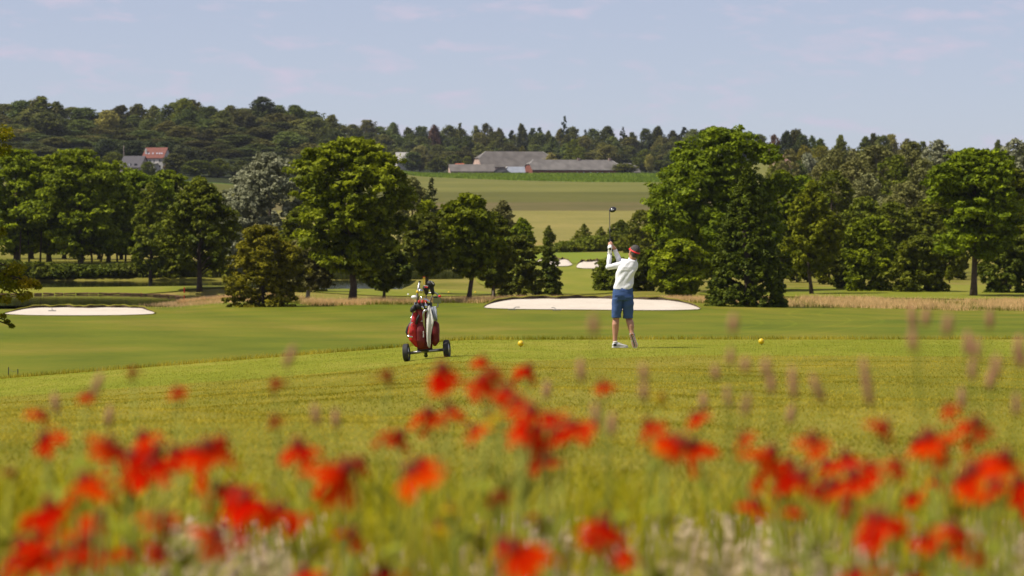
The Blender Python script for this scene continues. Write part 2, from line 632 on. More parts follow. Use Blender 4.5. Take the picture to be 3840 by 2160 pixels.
b_maize = curve([(-7000, 1192), (-70, 1192), (-48, 1590), (-30, 1545), (0, 1490), (30, 1460), (66, 1450), (80, 1606), (7000, 1606)])
b_farm = curve([(-7000, 1195), (-70, 1195), (-50, 1612), (7000, 1612)])
b_end = lambda x: np.full_like(x, 9000.0)


def strip(name, mat, ba, bb, n, power=1.0):
    t = np.linspace(0, 1, n) ** power
    ya, yb = ba(XC), bb(XC)
    Y = ya[None, :] + (yb - ya)[None, :] * t[:, None]
    X = np.broadcast_to(XC[None, :], Y.shape)
    Z = tz(X, Y)
    V = np.stack([X, Y, Z], -1).reshape(-1, 3)
    nc = len(XC)
    i = np.arange(n - 1)[:, None] * nc + np.arange(nc - 1)[None, :]
    i = i.ravel()
    F = np.stack([i, i + 1, i + nc + 1, i + nc], -1)
    o = link(name, np_mesh(name, V, F, smooth=True), mat)
    return tag(o, kind='structure')


strip('flower_bed_ground', M['soil'], b_start, b_bed, 46)
strip('rough_ground', M['rough'], b_bed, b_apron, 90)
strip('tee_ground', M['tee'], b_apron, b_rim, 30)
strip('fairway_ground', M['fairway'], b_rim, b_long, 120)
strip('meadow_ground', M['meadow'], b_long, b_wheat, 170)
strip('wheat_field', M['wheat'], b_wheat, b_brown, 26)
strip('brown_field', M['brown_field'], b_brown, b_green, 8)
strip('barley_field', M['green_field'], b_green, b_wheat2, 10)
strip('ripening_field', M['upper_field'], b_wheat2, b_maize, 14)
strip('maize_field', M['maize'], b_maize, b_farm, 10)
strip('hill_ground', M['hill'], b_farm, b_end, 40, 2.0)


def patch(name, mat, poly, step, off, noise_edge=0.0):
    """a thin sheet laid on the ground over a polygon given as (x, y) points: a fan of rings about its centre"""
    P = np.array(poly, dtype=float)
    c = P.mean(0)
    rings = 14
    n = len(P)
    V = []
    for k in range(rings):
        f = (k / (rings - 1))
        q = c + (P - c) * max(f, 0.001)
        V.append(np.column_stack([q, tz(q[:, 0], q[:, 1]) + off]))
    V = np.concatenate(V)
    F = []
    for k in range(rings - 1):
        for i in range(n):
            F.append((k * n + i, k * n + (i + 1) % n, (k + 1) * n + (i + 1) % n, (k + 1) * n + i))
    return link(name, np_mesh(name, V, np.array(F)), mat)


def ell(cx, cy, a, b, n=48, wob=0.06, seed=0):
    r = np.random.default_rng(seed)
    ph = r.uniform(0, 6.28, 4)
    t = np.linspace(0, 2 * math.pi, n, endpoint=False)
    k = 1 + wob * (np.sin(3 * t + ph[0]) + 0.6 * np.sin(5 * t + ph[1]))
    return np.column_stack([cx + a * k * np.cos(t), cy + b * k * np.sin(t)])


# mown fairway and green in the valley beyond the first trees
M['green'] = turf('putting_green', [(0.12, 0.165, 0.014), (0.155, 0.195, 0.018), (0.185, 0.20, 0.025)], ((0.05, 0.02), (0.4, 0.15), (2, 1)), (0.5, 0.4, 0.2), 0.2, 6, 0.02)
M['far_fairway'] = turf('valley_fairway', [(0.12, 0.145, 0.014), (0.17, 0.18, 0.02), (0.23, 0.205, 0.035)], ((0.06, 0.02), (0.3, 0.08), (2, 1)), (0.5, 0.4, 0.2), 0.2, 6, 0.02)
tag(patch('valley_fairway', M['far_fairway'], ell(5.0, 400, 9.5, 72, 60, 0.05, 3), 2, 0.07), kind='structure')
tag(patch('putting_green', M['green'], ell(9.6, 492, 10.5, 36, 60, 0.04, 5), 2, 0.11), kind='structure')
tag(patch('lawn_strip', M['far_fairway'], ell(38, 322, 22, 26, 60, 0.05, 9), 2, 0.07), kind='structure')
tag(patch('pond_peninsula', M['far_fairway'], ell(-36, 330, 13, 6.2, 60, 0.02, 9), 2, 0.06), kind='structure')
tag(patch('distant_tee', M['far_fairway'], ell(-9, 322, 7.5, 16, 60, 0.05, 4), 2, 0.06), kind='structure')

# water
wm, wt_, wb = node_mat('pond_water')
wb.inputs['Base Color'].default_value = (0.018, 0.020, 0.008, 1)
wb.inputs['Roughness'].default_value = 0.06
wb.inputs['IOR'].default_value = 1.33
wbn = wt_.nodes.new('ShaderNodeBump')
wbn.inputs['Strength'].default_value = 0.05
wbn.inputs['Distance'].default_value = 0.05
wnz = wt_.nodes.new('ShaderNodeTexNoise')
wnz.inputs['Scale'].default_value = 1.2
wnz.inputs['Detail'].default_value = 3
wtc = wt_.nodes.new('ShaderNodeTexCoord')
wt_.links.new(wtc.outputs['Object'], wnz.inputs['Vector'])
wt_.links.new(wnz.outputs['Fac'], wbn.inputs['Height'])
wt_.links.new(wbn.outputs[0], wb.inputs['Normal'])
me = np_mesh('pond_water', [(-90, 285, WATER_Z), (-2, 285, WATER_Z), (-2, 395, WATER_Z), (-90, 395, WATER_Z)], [(0, 1, 2, 3)])
tag(link('pond_water', me, wm), kind='structure')


M['bank'] = plain('bank_stones', (0.20, 0.11, 0.06), 0.9, 0, 0.5, 2.5, 0.5)
# low stone edging where the peninsula meets the near pond
be = empty('bank_edging', (-36, 323, WATER_Z)); tag(be, 'low brown stone edging of the pond below the grass peninsula', 'edging')
er = random.Random(3)
ex = -45.0
while ex < -26.5:
    ln_ = er.uniform(0.5, 1.1)
    yy_ = 302.5 + 20.5 * math.sqrt(max(0.02, 1 - ((ex + 36.5) / 10.0) ** 2)) if -46 < ex < -27 else 318
    m = MB(); m.box((ex + 36 + ln_ / 2, yy_ - 323 + er.uniform(-0.1, 0.1), 0.08), (ln_ * 1.02, 0.5, er.uniform(0.10, 0.15)), Matrix.Rotation(er.uniform(-0.06, 0.06), 3, 'Y')); m.build('stone', M['bank'], be, False, 0.05)
    ex += ln_

# ------------------------------------------------------------------ bunkers
def bunker(i, label, seed, lipw=0.28):
    bx, hw, y0, y1, h = BUNK[i]
    r = np.random.default_rng(seed)
    root = empty('sand_bunker', (bx, (y0 + y1) / 2, tzf(bx, (y0 + y1) / 2)))
    tag(root, label, 'bunker')
    n = 90
    u = np.linspace(-1, 1, n)
    edge = np.sqrt(np.clip(1 - np.abs(u) ** 2.6, 0, 1))
    ph = r.uniform(0, 6.28, 5)
    wob = 0.10 * np.sin(7 * u + ph[0]) + 0.07 * np.sin(13 * u + ph[1]) + 0.05 * np.sin(23 * u + ph[2])
    ym = lerp(y0, y1, 0.38)
    yf = ym - (ym - y0) * edge * (1 + 0.04 * np.sin(4 * u + ph[3]))
    yb = ym + (y1 - ym) * edge * (1 + wob)
    X = bx + hw * u
    rows = 12
    V = []
    for k in range(rows):
        f = k / (rows - 1)
        Y = yf + (yb - yf) * f
        V.append(np.column_stack([X, Y, tz(X, Y) + (0.045 if y0 < 300 else 0.16)]))
    V = np.concatenate(V) - np.array(root.location)
    F = []
    for k in range(rows - 1):
        for j in range(n - 1):
            a = k * n + j
            F.append((a, a + 1, a + n + 1, a + n))
    link('sand', np_mesh('sand', V, np.array(F), smooth=True), M['sand'], root)
    # overhanging turf lip along the back edge
    lv, lf = [], []
    for j in range(n):
        e = float(edge[j])
        hh = lipw * (0.35 + 0.65 * e) * (1 + 0.16 * math.sin(17 * u[j] + ph[4]) + 0.12 * math.sin(41 * u[j]))
        x, y = X[j], yb[j]
        z0 = tzf(x, y)
        for (dy, dz) in ((-0.05, 0.02), (-0.18, hh), (0.25, hh + 0.05), (1.1, 0.03)):
            lv.append((x - root.location.x, y + dy - root.location.y, max(z0 + dz, tzf(x, y + dy) + 0.01) - root.location.z))
    for j in range(n - 1):
        for k in range(3):
            a = j * 4 + k
            lf.append((a, a + 4, a + 5, a + 1))
    me = np_mesh('turf_lip', lv, np.array(lf))
    me.materials.append(M['lip'])
    me.materials.append(M['rough'])
    for p_ in me.polygons:
        if p_.index % 3 >= 1:
            p_.material_index = 1
    link('turf_lip', me, None, root)
    return root


bunker(0, 'wide white sand bunker on the fairway behind the golfer', 2, 0.22)
bunker(1, 'white sand bunker in front of the pond at the left', 5, 0.18)
bunker(2, 'small white bunker partly hidden by the young hornbeam, left of the green', 8, 0.35)
bunker(3, 'small white bunker in front of the distant putting green', 11, 0.4)

# rakes lying in the sand
M['rake'] = plain('rake_metal', (0.22, 0.22, 0.22), 0.5, 0.3)


def rake(px, py, d, label):
    p = ground_at(px, py, 150)
    root = empty('bunker_rake', p + Vector((0, 0, 0.05)))
    tag(root, label, 'rake')
    m = MB(); m.tube([(0, 0, 0.03), (d * 0.5, 0.9, 0.16), (d, 1.8, 0.13)], 0.022, 6); m.build('handle', M['rake'], root)
    m = MB(); m.box((0, 0, 0.04), (0.5, 0.05, 0.04))
    for k in range(7):
        m.box((-0.22 + 0.073 * k, 0, -0.0), (0.015, 0.03, 0.08))
    m.build('head', M['rake'], root)


rake(1921, 1166, 0.45, 'grey rake at the left end of the wide bunker')
rake(2088, 1168, -0.3, 'grey rake in the middle of the wide bunker')
rake(196, 1171, -0.25, 'grey rake in the left bunker by the pond')
# ------------------------------------------------------------------ trees
LEAF = {
    'locust': leafy('locust_leaves', (0.073, 0.107, 0.004), (0.262, 0.320, 0.007), 0.3, patch=0.5),
    'oak': leafy('oak_leaves', (0.062, 0.084, 0.005), (0.186, 0.202, 0.010), 0.24, patch=0.6),
    'olive': leafy('olive_leaves', (0.109, 0.110, 0.005), (0.230, 0.209, 0.009), 0.28, patch=0.5),
    'silver': leafy('silver_leaves', (0.176, 0.187, 0.099), (0.341, 0.347, 0.209), 0.22, patch=0.8),
    'willow': leafy('willow_leaves', (0.127, 0.132, 0.031), (0.253, 0.244, 0.072), 0.28, patch=0.7),
    'sequoia': leafy('sequoia_leaves', (0.038, 0.062, 0.004), (0.122, 0.158, 0.010), 0.18, patch=0.9),
    'fresh': leafy('fresh_leaves', (0.098, 0.129, 0.005), (0.259, 0.287, 0.011), 0.32, patch=0.6),
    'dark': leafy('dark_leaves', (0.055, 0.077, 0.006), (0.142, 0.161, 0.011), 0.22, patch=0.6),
    'spruce': leafy('spruce_needles', (0.03, 0.042, 0.01), (0.06, 0.076, 0.016), 0.1, patch=0.8),
    'far': leafy('wood_leaves', (0.058, 0.074, 0.013), (0.14, 0.152, 0.028), 0.25, patch=0.2, objvar=0.42),
    'farspruce': leafy('far_needles', (0.03, 0.043, 0.014), (0.066, 0.082, 0.026), 0.15, patch=0.25, objvar=0.35),
    'gold': leafy('chestnut_blossom', (0.19, 0.175, 0.03), (0.40, 0.36, 0.08), 0.25, patch=0.5, objvar=0.12),
    'cream': leafy('cream_blossom', (0.17, 0.175, 0.06), (0.33, 0.33, 0.14), 0.25, patch=0.6, objvar=0.1),
    'rust': leafy('copper_leaves', (0.115, 0.065, 0.042), (0.17, 0.10, 0.062), 0.2, patch=0.4),
    'yellowleaf': leafy('yellowing_leaves', (0.15, 0.165, 0.006), (0.27, 0.25, 0.008), 0.5, patch=1.5, accent=(0.40, 0.31, 0.010)),
    'hedge': leafy('hedge_leaves', (0.086, 0.110, 0.007), (0.207, 0.224, 0.014), 0.3, patch=0.4),
}

PROFILES = {
    'round':   [(0, 0.30), (0.12, 0.72), (0.35, 1.0), (0.6, 0.95), (0.8, 0.72), (0.93, 0.42), (1, 0.10)],
    'spread':  [(0, 0.35), (0.15, 0.80), (0.4, 1.0), (0.65, 0.92), (0.82, 0.78), (0.93, 0.55), (1, 0.2)],
    'tall':    [(0, 0.45), (0.15, 0.85), (0.4, 1.0), (0.65, 0.80), (0.85, 0.5), (1, 0.12)],
    'bush':    [(0, 0.85), (0.2, 1.0), (0.45, 1.0), (0.7, 0.88), (0.88, 0.64), (1, 0.28)],
    'cone':    [(0, 0.95), (0.08, 1.0), (0.3, 0.86), (0.6, 0.56), (0.85, 0.26), (1, 0.05)],
    'egg':     [(0, 0.5), (0.15, 0.9), (0.35, 1.0), (0.6, 0.8), (0.8, 0.5), (1, 0.06)],
    'poplar':  [(0, 0.5), (0.15, 1.0), (0.5, 0.95), (0.8, 0.6), (1, 0.1)],
}


def leaf_quads(C, D, size, r, aspect=0.55):
    """pointed leaves at C facing roughly D"""
    n = len(C)
    Nn = D + r.normal(0, 0.55, (n, 3))
    Nn /= np.linalg.norm(Nn, axis=1)[:, None] + 1e-9
    A = np.cross(Nn, r.normal(0, 1, (n, 3)))
    A /= np.linalg.norm(A, axis=1)[:, None] + 1e-9
    B = np.cross(Nn, A)
    s = size * r.uniform(0.6, 1.35, n)[:, None]
    bend = Nn * s * 0.18
    V = np.stack([C - A * s * 0.75 + B * s * aspect * 1.15, C - A * s * 0.75 - B * s * aspect * 1.15, C + A * s * 1.15 - bend], 1).reshape(-1, 3)
    F = np.arange(n * 3).reshape(n, 3)
    return V, F


def crown_mesh(name, H, W, zb, prof, nclump, nleaf, leaf, flat=0.6, cr=0.13, seed=0, hollow=0.5, lob=0.28, droop=0.0, aspect=0.55, spray=(0.26, 0.5), reach=(0.45, 1.12)):
    r = np.random.default_rng(seed)
    pr = np.array(PROFILES[prof])
    ph = r.uniform(0, 6.28, 6)
    # clumps spread through the crown, denser toward its skin
    u = (np.arange(nclump) + r.uniform(0, 1, nclump)) / nclump
    t = r.permutation(u) ** 0.9
    th = r.uniform(0, 2 * math.pi, nclump)
    fr = np.interp(t, pr[:, 0], pr[:, 1])
    lobes = 1 + lob * (np.sin(2 * th + 5 * t + ph[0]) * 0.5 + np.sin(3 * th - 7 * t + ph[1]) * 0.5 + 0.6 * np.sin(9 * t + ph[2] + th))
    rad = W / 2 * fr * lobes * (hollow + (1 - hollow) * np.sqrt(r.uniform(0, 1, nclump)))
    rc = W * cr * r.uniform(0.65, 1.3, nclump) * ((0.16 + 0.9 * fr) if prof == 'cone' else (0.5 + 0.5 * fr))
    rad = np.maximum(rad - rc * 0.7, 0)
    zc = zb + (H - zb) * t
    zc = np.minimum(zc, H - rc * flat * 0.9)
    CC = np.column_stack([rad * np.cos(th), rad * np.sin(th), zc])
    wts = rc ** 2
    k = r.choice(nclump, nleaf, p=wts / wts.sum())
    # every clump is a handful of sprays, every spray a handful of leaves
    ns = 8
    ds = r.normal(0, 1, (nclump, ns, 3))
    ds[..., 2] = np.where(r.uniform(0, 1, (nclump, ns)) < 0.55, np.abs(ds[..., 2]), ds[..., 2])
    ds /= np.linalg.norm(ds, axis=2)[..., None]
    qs = r.uniform(reach[0], reach[1], (nclump, ns, 1))
    rs = r.uniform(spray[0], spray[1], (nclump, ns))
    j = r.integers(0, ns, nleaf)
    e = r.normal(0, 1, (nleaf, 3))
    e /= np.linalg.norm(e, axis=1)[:, None]
    q = r.uniform(0, 1, nleaf) ** 0.45
    d = ds[k, j] * qs[k, j] + e * (rs[k, j] * q)[:, None]
    P = CC[k] + d * rc[k][:, None] * np.array([1.15, 1.15, flat])
    q = np.linalg.norm(d, axis=1)
    d = ds[k, j] * 0.6 + e * 0.6
    if droop:
        P[:, 2] -= droop * rc[k] * (d[:, 0] ** 2 + d[:, 1] ** 2) * q
    P[:, 2] = np.maximum(P[:, 2], 0.05)
    D = d * 0.8 + np.array([0, 0, 0.6])
    V, F = leaf_quads(P, D, leaf * (0.88 if H < 14.9 else 1.0), r, aspect)
    ct = r.uniform(-0.2, 0.2, (nclump, ns))
    tint = np.clip(0.5 + ct[k, j] + r.normal(0, 0.14, nleaf), 0, 1)
    return np_mesh(name, V, F, np.repeat(tint, 3)), CC


def trunk_mesh(name, H, zb, r0, CC, seed=0, nb=10, lean=0.0, stems=1):
    r = random.Random(seed)
    m = MB()
    for s_ in range(stems):
        ox = 0 if stems == 1 else r.uniform(-0.5, 0.5) * r0 * 6
        oy = 0 if stems == 1 else r.uniform(-0.5, 0.5) * r0 * 6
        top = H * 0.82
        pts, rad = [], []
        for k in range(8):
            f = k / 7
            wob = (r.uniform(-1, 1) * r0 * 0.5) if 0 < k else 0
            pts.append((ox * (1 + f) + lean * math.sin(f * 2.2) + wob, oy + wob * 0.6, -0.25 + (top + 0.25) * f))
            rad.append(r0 * (1.35 if k == 0 else 1.0) * (1 - f) ** 0.75 + 0.02)
        m.tube(pts, rad, 9)
        n = len(CC)
        idx = r.sample(range(n), min(nb, n))
        for i in idx:
            c = Vector(CC[i])
            f = max(zb * 0.75 / top, min(0.9, (c.z - 0.35 * math.hypot(c.x, c.y) - 0.3) / top))
            k = min(6, int(f * 7))
            a = Vector(pts[k]).lerp(Vector(pts[k + 1]), f * 7 - k)
            rr = max(0.03, r0 * 0.42 * (1 - f * 0.7))
            mid = a.lerp(c, 0.5) + Vector((0, 0, 0.12 * (c - a).length))
            m.tube([a, mid, c], [rr, rr * 0.65, rr * 0.25], 6)
    return m.mesh(name, True)


KINDS = {
    #          profile  crown base  clumps leaves leaf  flat  cr   hollow lob  trunk
    'locust': dict(prof='spread', zb=0.24, nc=190, nl=26000, leaf=0.22, flat=0.55, cr=0.115, hollow=0.30, lob=0.26, mat='locust', tr=0.022),
    'oak':    dict(prof='egg', zb=0.20, nc=200, nl=22000, leaf=0.18, flat=0.75, cr=0.095, hollow=0.35, lob=0.16, mat='oak', tr=0.022),
    'olive':  dict(prof='bush', zb=-0.06, nc=150, nl=20000, leaf=0.15, flat=0.75, cr=0.10, hollow=0.4, lob=0.22, mat='olive', tr=0.02),
    'silver': dict(prof='round', zb=0.15, nc=220, nl=22000, leaf=0.20, flat=0.95, cr=0.08, hollow=0.35, lob=0.16, mat='silver', tr=0.02),
    'sequoia': dict(prof='cone', zb=-0.07, nc=560, nl=36000, leaf=0.15, flat=0.85, cr=0.065, hollow=0.8, lob=0.05, mat='sequoia', tr=0.03),
    'fresh':  dict(prof='egg', zb=0.22, nc=190, nl=20000, leaf=0.19, flat=0.85, cr=0.085, hollow=0.35, lob=0.18, mat='fresh', tr=0.016),
    'bush':   dict(prof='bush', zb=-0.08, nc=170, nl=20000, leaf=0.17, flat=0.75, cr=0.095, hollow=0.45, lob=0.2, mat='oak', tr=0.018),
    'darkbush': dict(prof='bush', zb=-0.08, nc=140, nl=14000, leaf=0.18, flat=0.65, cr=0.10, hollow=0.45, lob=0.22, mat='dark', tr=0.018),
    'horn':   dict(prof='cone', zb=-0.06, nc=150, nl=14000, leaf=0.15, flat=0.55, cr=0.11, hollow=0.45, lob=0.3, mat='dark', tr=0.018),
    'willow': dict(prof='bush', zb=0.04, nc=200, nl=18000, leaf=0.21, flat=0.95, cr=0.08, hollow=0.4, lob=0.2, mat='willow', tr=0.018),
}
tree_seed = [100]


def near_tree(px, top, width, label, kind, base=None, Y=None, name='broadleaf_tree', lean=0.0, zb=None, stems=1, mat=None, nl=None, nb=12, leaf=None, bark='bark', group=None, depth=1.0):
    K = dict(KINDS[kind])
    tree_seed[0] += 1
    sd = tree_seed[0]
    if Y is None:
        p = ground_at(px, base, 150)
    else:
        x = (px - 1920) / FPX * Y
        p = Vector((x, Y, tzf(x, Y)))
    H = at(px, top, p.y).z - p.z
    W = width / FPX * p.y
    zb_ = (K['zb'] if zb is None else zb) * H
    root = empty(name, p)
    tag(root, label, 'bush' if 'shrub' in name or 'bush' in name else 'tree', group)
    me, CC = crown_mesh('crown', H, W, zb_, K['prof'], K['nc'], nl or K['nl'], leaf or K['leaf'], K['flat'], K['cr'], sd, K['hollow'], K['lob'])
    c = link('crown', me, LEAF[mat or K['mat']], root)
    c['kind'] = 'stuff'
    if depth != 1.0:
        c.scale = (1, depth, 1)
    link('trunk', trunk_mesh('trunk', H, zb_, K['tr'] * H, CC, sd, nb, lean, stems), M[bark], root)
    return root


# --- the grove on the far bank of the left pond
T = near_tree
T(60, 560, 300, 'leafy locust tree at the left edge of the grove behind the pond', 'locust', Y=402, zb=0.10)
T(185, 585, 250, 'dark locust tree second from the left in the pond grove', 'locust', Y=412, zb=0.09)
T(300, 562, 350, 'tallest bright green locust tree in the middle of the pond grove', 'locust', Y=398, zb=0.10, nl=32000)
T(405, 650, 240, 'locust tree with low rounded top right of the tallest one in the grove', 'locust', Y=407, zb=0.10)
T(500, 640, 270, 'locust tree below the grey roofed house on the hill', 'locust', Y=415, zb=0.09)
T(630, 640, 240, 'locust tree at the right end of the pond grove', 'locust', Y=420, zb=0.08)
T(565, 685, 170, 'feathery light green ash tree behind the round oak by the pond', 'fresh', Y=385, zb=0.12, mat='hedge')
for k, (px_, lab) in enumerate([(72, 'thin bare stem at the left edge under the pond grove'), (110, 'thin dark stem under the second tree of the pond grove'), (150, 'slim stem between the leftmost grove trees'),
                                (345, 'slim dark stem right of the thick grove trunk'), (375, 'leaning thin stem in the gap under the grove'), (440, 'slim upright stem right of the leaning one in the grove'), (470, 'slim stem near the right end of the grove')]):
    Yk = 400 + 2.5 * k
    x = (px_ - 1920) / FPX * Yk
    z = tzf(x, Yk)
    rt = empty('sapling', (x, Yk, z))
    tag(rt, lab, 'sapling')
    m = MB(); m.tube([(0, 0, -0.2), (0.1 * (-1) ** k + (0.5 if k == 4 else 0), 0, 2.0), (0.2 * (-1) ** k + (1.0 if k == 4 else 0), 0, 4.4)], [0.12, 0.09, 0.05], 7); m.build('trunk', M['bark'], rt, True)
    me, CC = crown_mesh('crown', 5.8, 2.6, 3.4, 'round', 14, 900, 0.16, 0.6, 0.2, 900 + k)
    o = link('crown', me, LEAF['dark'], rt); o['kind'] = 'stuff'

# dark undergrowth on the bank below the grove, and the second row of the grove
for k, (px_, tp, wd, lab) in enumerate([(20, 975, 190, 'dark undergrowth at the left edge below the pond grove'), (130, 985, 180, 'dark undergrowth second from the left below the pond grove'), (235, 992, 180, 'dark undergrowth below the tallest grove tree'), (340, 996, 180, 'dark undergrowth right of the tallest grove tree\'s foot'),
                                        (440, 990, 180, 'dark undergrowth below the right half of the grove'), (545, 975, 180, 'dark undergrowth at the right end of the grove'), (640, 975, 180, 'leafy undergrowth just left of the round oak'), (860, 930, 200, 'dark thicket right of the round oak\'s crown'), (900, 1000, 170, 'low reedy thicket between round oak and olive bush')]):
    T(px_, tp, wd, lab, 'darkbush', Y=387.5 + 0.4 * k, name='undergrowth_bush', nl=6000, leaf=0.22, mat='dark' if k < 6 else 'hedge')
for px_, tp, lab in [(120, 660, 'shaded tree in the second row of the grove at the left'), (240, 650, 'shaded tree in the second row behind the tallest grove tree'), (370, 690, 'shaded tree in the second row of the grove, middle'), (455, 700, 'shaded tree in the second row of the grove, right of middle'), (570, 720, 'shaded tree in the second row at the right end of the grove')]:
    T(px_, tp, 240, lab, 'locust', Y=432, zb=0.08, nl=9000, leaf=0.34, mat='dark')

# --- trees along the near side of the valley, from left to right
T(748, 665, 345, 'round dark oak standing alone on a single trunk by the pond', 'oak', base=1096, zb=0.2, nl=26000)
T(1010, 575, 340, 'silvery grey willow rising behind the olive bush', 'silver', Y=372, nl=26000)
T(915, 640, 220, 'lower silver grey shoulder of willow right of the round oak', 'silver', Y=380, nl=12000)
T(985, 845, 285, 'large olive green bush with yellowish leaves on the meadow edge', 'olive', base=1150, name='broad_shrub', nl=26000)
T(1155, 880, 190, 'small tree with pale bark stems between olive bush and tall tree', 'olive', base=1130, zb=0.2, mat='willow', bark='palebark', stems=2)
T(1120, 790, 200, 'dark shrubby tree filling the gap behind the olive bush', 'darkbush', Y=320, mat='hedge')
T(1320, 520, 470, 'tallest bright green broadleaf tree left of the golf trolley', 'locust', base=1134, zb=0.17, nl=44000, nb=22)
T(1440, 880, 230, 'dark low tree growing under the right side of the tallest tree', 'oak', base=1122, zb=0.16, mat='dark')
T(1545, 665, 150, 'pale grey green willow behind the tallest tree and the spruce', 'silver', Y=455, mat='willow', nl=10000)
T(1600, 800, 220, 'dark leafy tree below the spruce, right of the tallest tree', 'locust', Y=318, mat='dark')
T(1755, 728, 235, 'broadleaf tree with leaning dark trunk right of the golf trolley', 'locust', base=1132, zb=0.24, nl=30000, lean=0.5, nb=18)
T(1850, 800, 150, 'dark crown pressed against the right side of the leaning tree', 'locust', Y=300, mat='oak', zb=0.15)
T(1885, 752, 110, 'pale wispy willow top behind the leaning tree', 'silver', Y=470, mat='willow', nl=9000)
T(1955, 818, 130, 'fresh green tree with two rounded tops beside the wheat field', 'fresh', Y=455, mat='locust', nl=12000)
T(1945, 885, 190, 'dark dense bush left of the young hornbeam', 'darkbush', base=1118, name='dense_shrub', nl=20000)
T(2052, 893, 125, 'young hornbeam with pointed top in front of the far bunkers', 'horn', base=1112, name='hornbeam', nl=16000)
T(2058, 848, 52, 'small round tree alone at the near edge of the wheat', 'fresh', Y=560, mat='hedge', nl=4000)
T(2300, 965, 170, 'green shrub just behind the golfer at knee to elbow height', 'bush', base=1092, name='broad_shrub', mat='hedge', nl=16000)
T(2415, 940, 110, 'dark shrub right of the golfer under the big right tree', 'darkbush', base=1092, name='dense_shrub', nl=12000)
T(2700, 482, 520, 'biggest broadleaf tree on the right with domed bright crown', 'locust', Y=330, zb=0.10, nl=50000, nb=24, mat='fresh' if False else 'locust')
T(2540, 620, 240, 'left shoulder tree of the big domed one, above the golfer', 'locust', Y=338, zb=0.1, nl=24000)
T(2480, 740, 190, 'dark tree at the right edge of the wheat field gap', 'darkbush', Y=372, nl=12000, mat='oak')
T(2550, 900, 220, 'spreading bright green lower tree left of the giant cone conifer', 'locust', Y=300, zb=0.04, nl=18000)
T(2800, 615, 310, 'huge dark cone shaped conifer right of the golfer', 'sequoia', base=1150, name='cone_conifer', nl=46000)
T(2930, 640, 170, 'broadleaf tree between the giant conifer and the bright slim tree', 'locust', Y=345, zb=0.1, nl=16000)
T(3045, 680, 225, 'slim bright yellow green tree on a dark trunk right of the conifer', 'fresh', base=1105, zb=0.2, lean=-0.4, nl=24000)
T(3270, 812, 230, 'rounded hazel bush with bright top between the right hand trees', 'bush', base=1093, name='broad_shrub', mat='locust', nl=20000)
T(3440, 885, 220, 'dark dense bush right of the rounded hazel', 'bush', base=1096, name='dense_shrub', nl=20000)
T(3170, 900, 110, 'dark undergrowth bush between the slim tree and the hazel', 'darkbush', base=1085, name='dense_shrub', nl=9000)
T(3650, 562, 400, 'broadleaf tree with open layered crown and bare dark trunk at the right', 'locust', base=1112, zb=0.26, nl=34000, nb=20)
T(3780, 620, 230, 'dark tree at the right edge behind the layered crown', 'locust', Y=330, mat='oak', zb=0.1, nl=18000)
T(3775, 910, 190, 'spiky dark bush at the right edge beside the bare trunk', 'darkbush', base=1100, name='dense_shrub', nl=14000)
T(3560, 1000, 30, 'thin sapling behind the layered crown tree', 'fresh', base=1062, nl=600)
# --- wood behind, right hand side
T(3010, 660, 200, 'green locust top behind the slim bright tree', 'locust', Y=430, nl=12000)
T(3120, 640, 230, 'olive green willow behind the slim bright tree', 'willow', Y=450, nl=14000, mat='hedge')
T(3260, 650, 170, 'cream flowering tree in the middle of the right hand wood', 'willow', Y=440, nl=12000, mat='cream')
T(3140, 560, 230, 'pale grey green poplar at the left of the right hand wood', 'willow', Y=560, nl=14000)
T(3290, 545, 200, 'upright grey green poplar with bare stems in the right hand wood', 'willow', Y=570, nl=12000, bark='palebark', zb=0.3)
T(3420, 530, 190, 'tall feathery poplar near the top of the right hand wood', 'silver', Y=575, nl=12000, mat='willow')
T(3520, 525, 190, 'silvery poplar left of the layered crown tree', 'silver', Y=560, nl=14000)
T(3400, 690, 240, 'brownish olive willow below the feathery poplar', 'willow', Y=420, nl=14000, mat='willow')
T(3500, 740, 170, 'dull green willow right of the brownish one', 'willow', Y=400, nl=12000, mat='hedge')
T(3350, 760, 190, 'yellowish green thicket above the rounded hazel', 'willow', Y=380, nl=12000, mat='hedge')
T(3800, 520, 190, 'silvery grey poplar cut off by the right edge', 'silver', Y=520, nl=12000)
T(3640, 560, 170, 'olive poplar hidden behind the layered crown tree', 'willow', Y=545, nl=10000)
T(2960, 560, 120, 'pale yellowish weeping willow beside the pink roof', 'willow', Y=780, nl=8000, mat='willow')
for px_, tp, wd, Yk, mt, lab in [(3200, 600, 190, 520, 'willow', 'grey green willow crown filling the left middle of the right wood'), (3360, 585, 190, 530, 'hedge', 'green crown in the middle of the right hand wood'), (3470, 600, 190, 500, 'willow', 'grey green crown right of the middle of the right wood'),
                                 (3580, 590, 170, 530, 'silver', 'silver crown peeping left of the layered tree'), (3080, 620, 170, 540, 'willow', 'dull willow crown behind the slim bright tree\'s top'), (3720, 600, 200, 500, 'willow', 'willow behind the right half of the layered tree'),
                                 (3240, 740, 200, 400, 'hedge', 'thicket between slim bright tree and hazel bush'), (3450, 780, 200, 390, 'hedge', 'thicket behind the dark dense bush on the right'), (3110, 800, 150, 360, 'oak', 'dark thicket behind the slim tree\'s right side'), (3560, 850, 160, 380, 'oak', 'dark thicket left of the bare dark trunk'),
                                 (2990, 780, 150, 370, 'oak', 'dark crown behind the slim tree\'s left side')]:
    T(px_, tp, wd, lab, 'willow', Y=Yk, nl=9000, mat=mt, leaf=0.24)
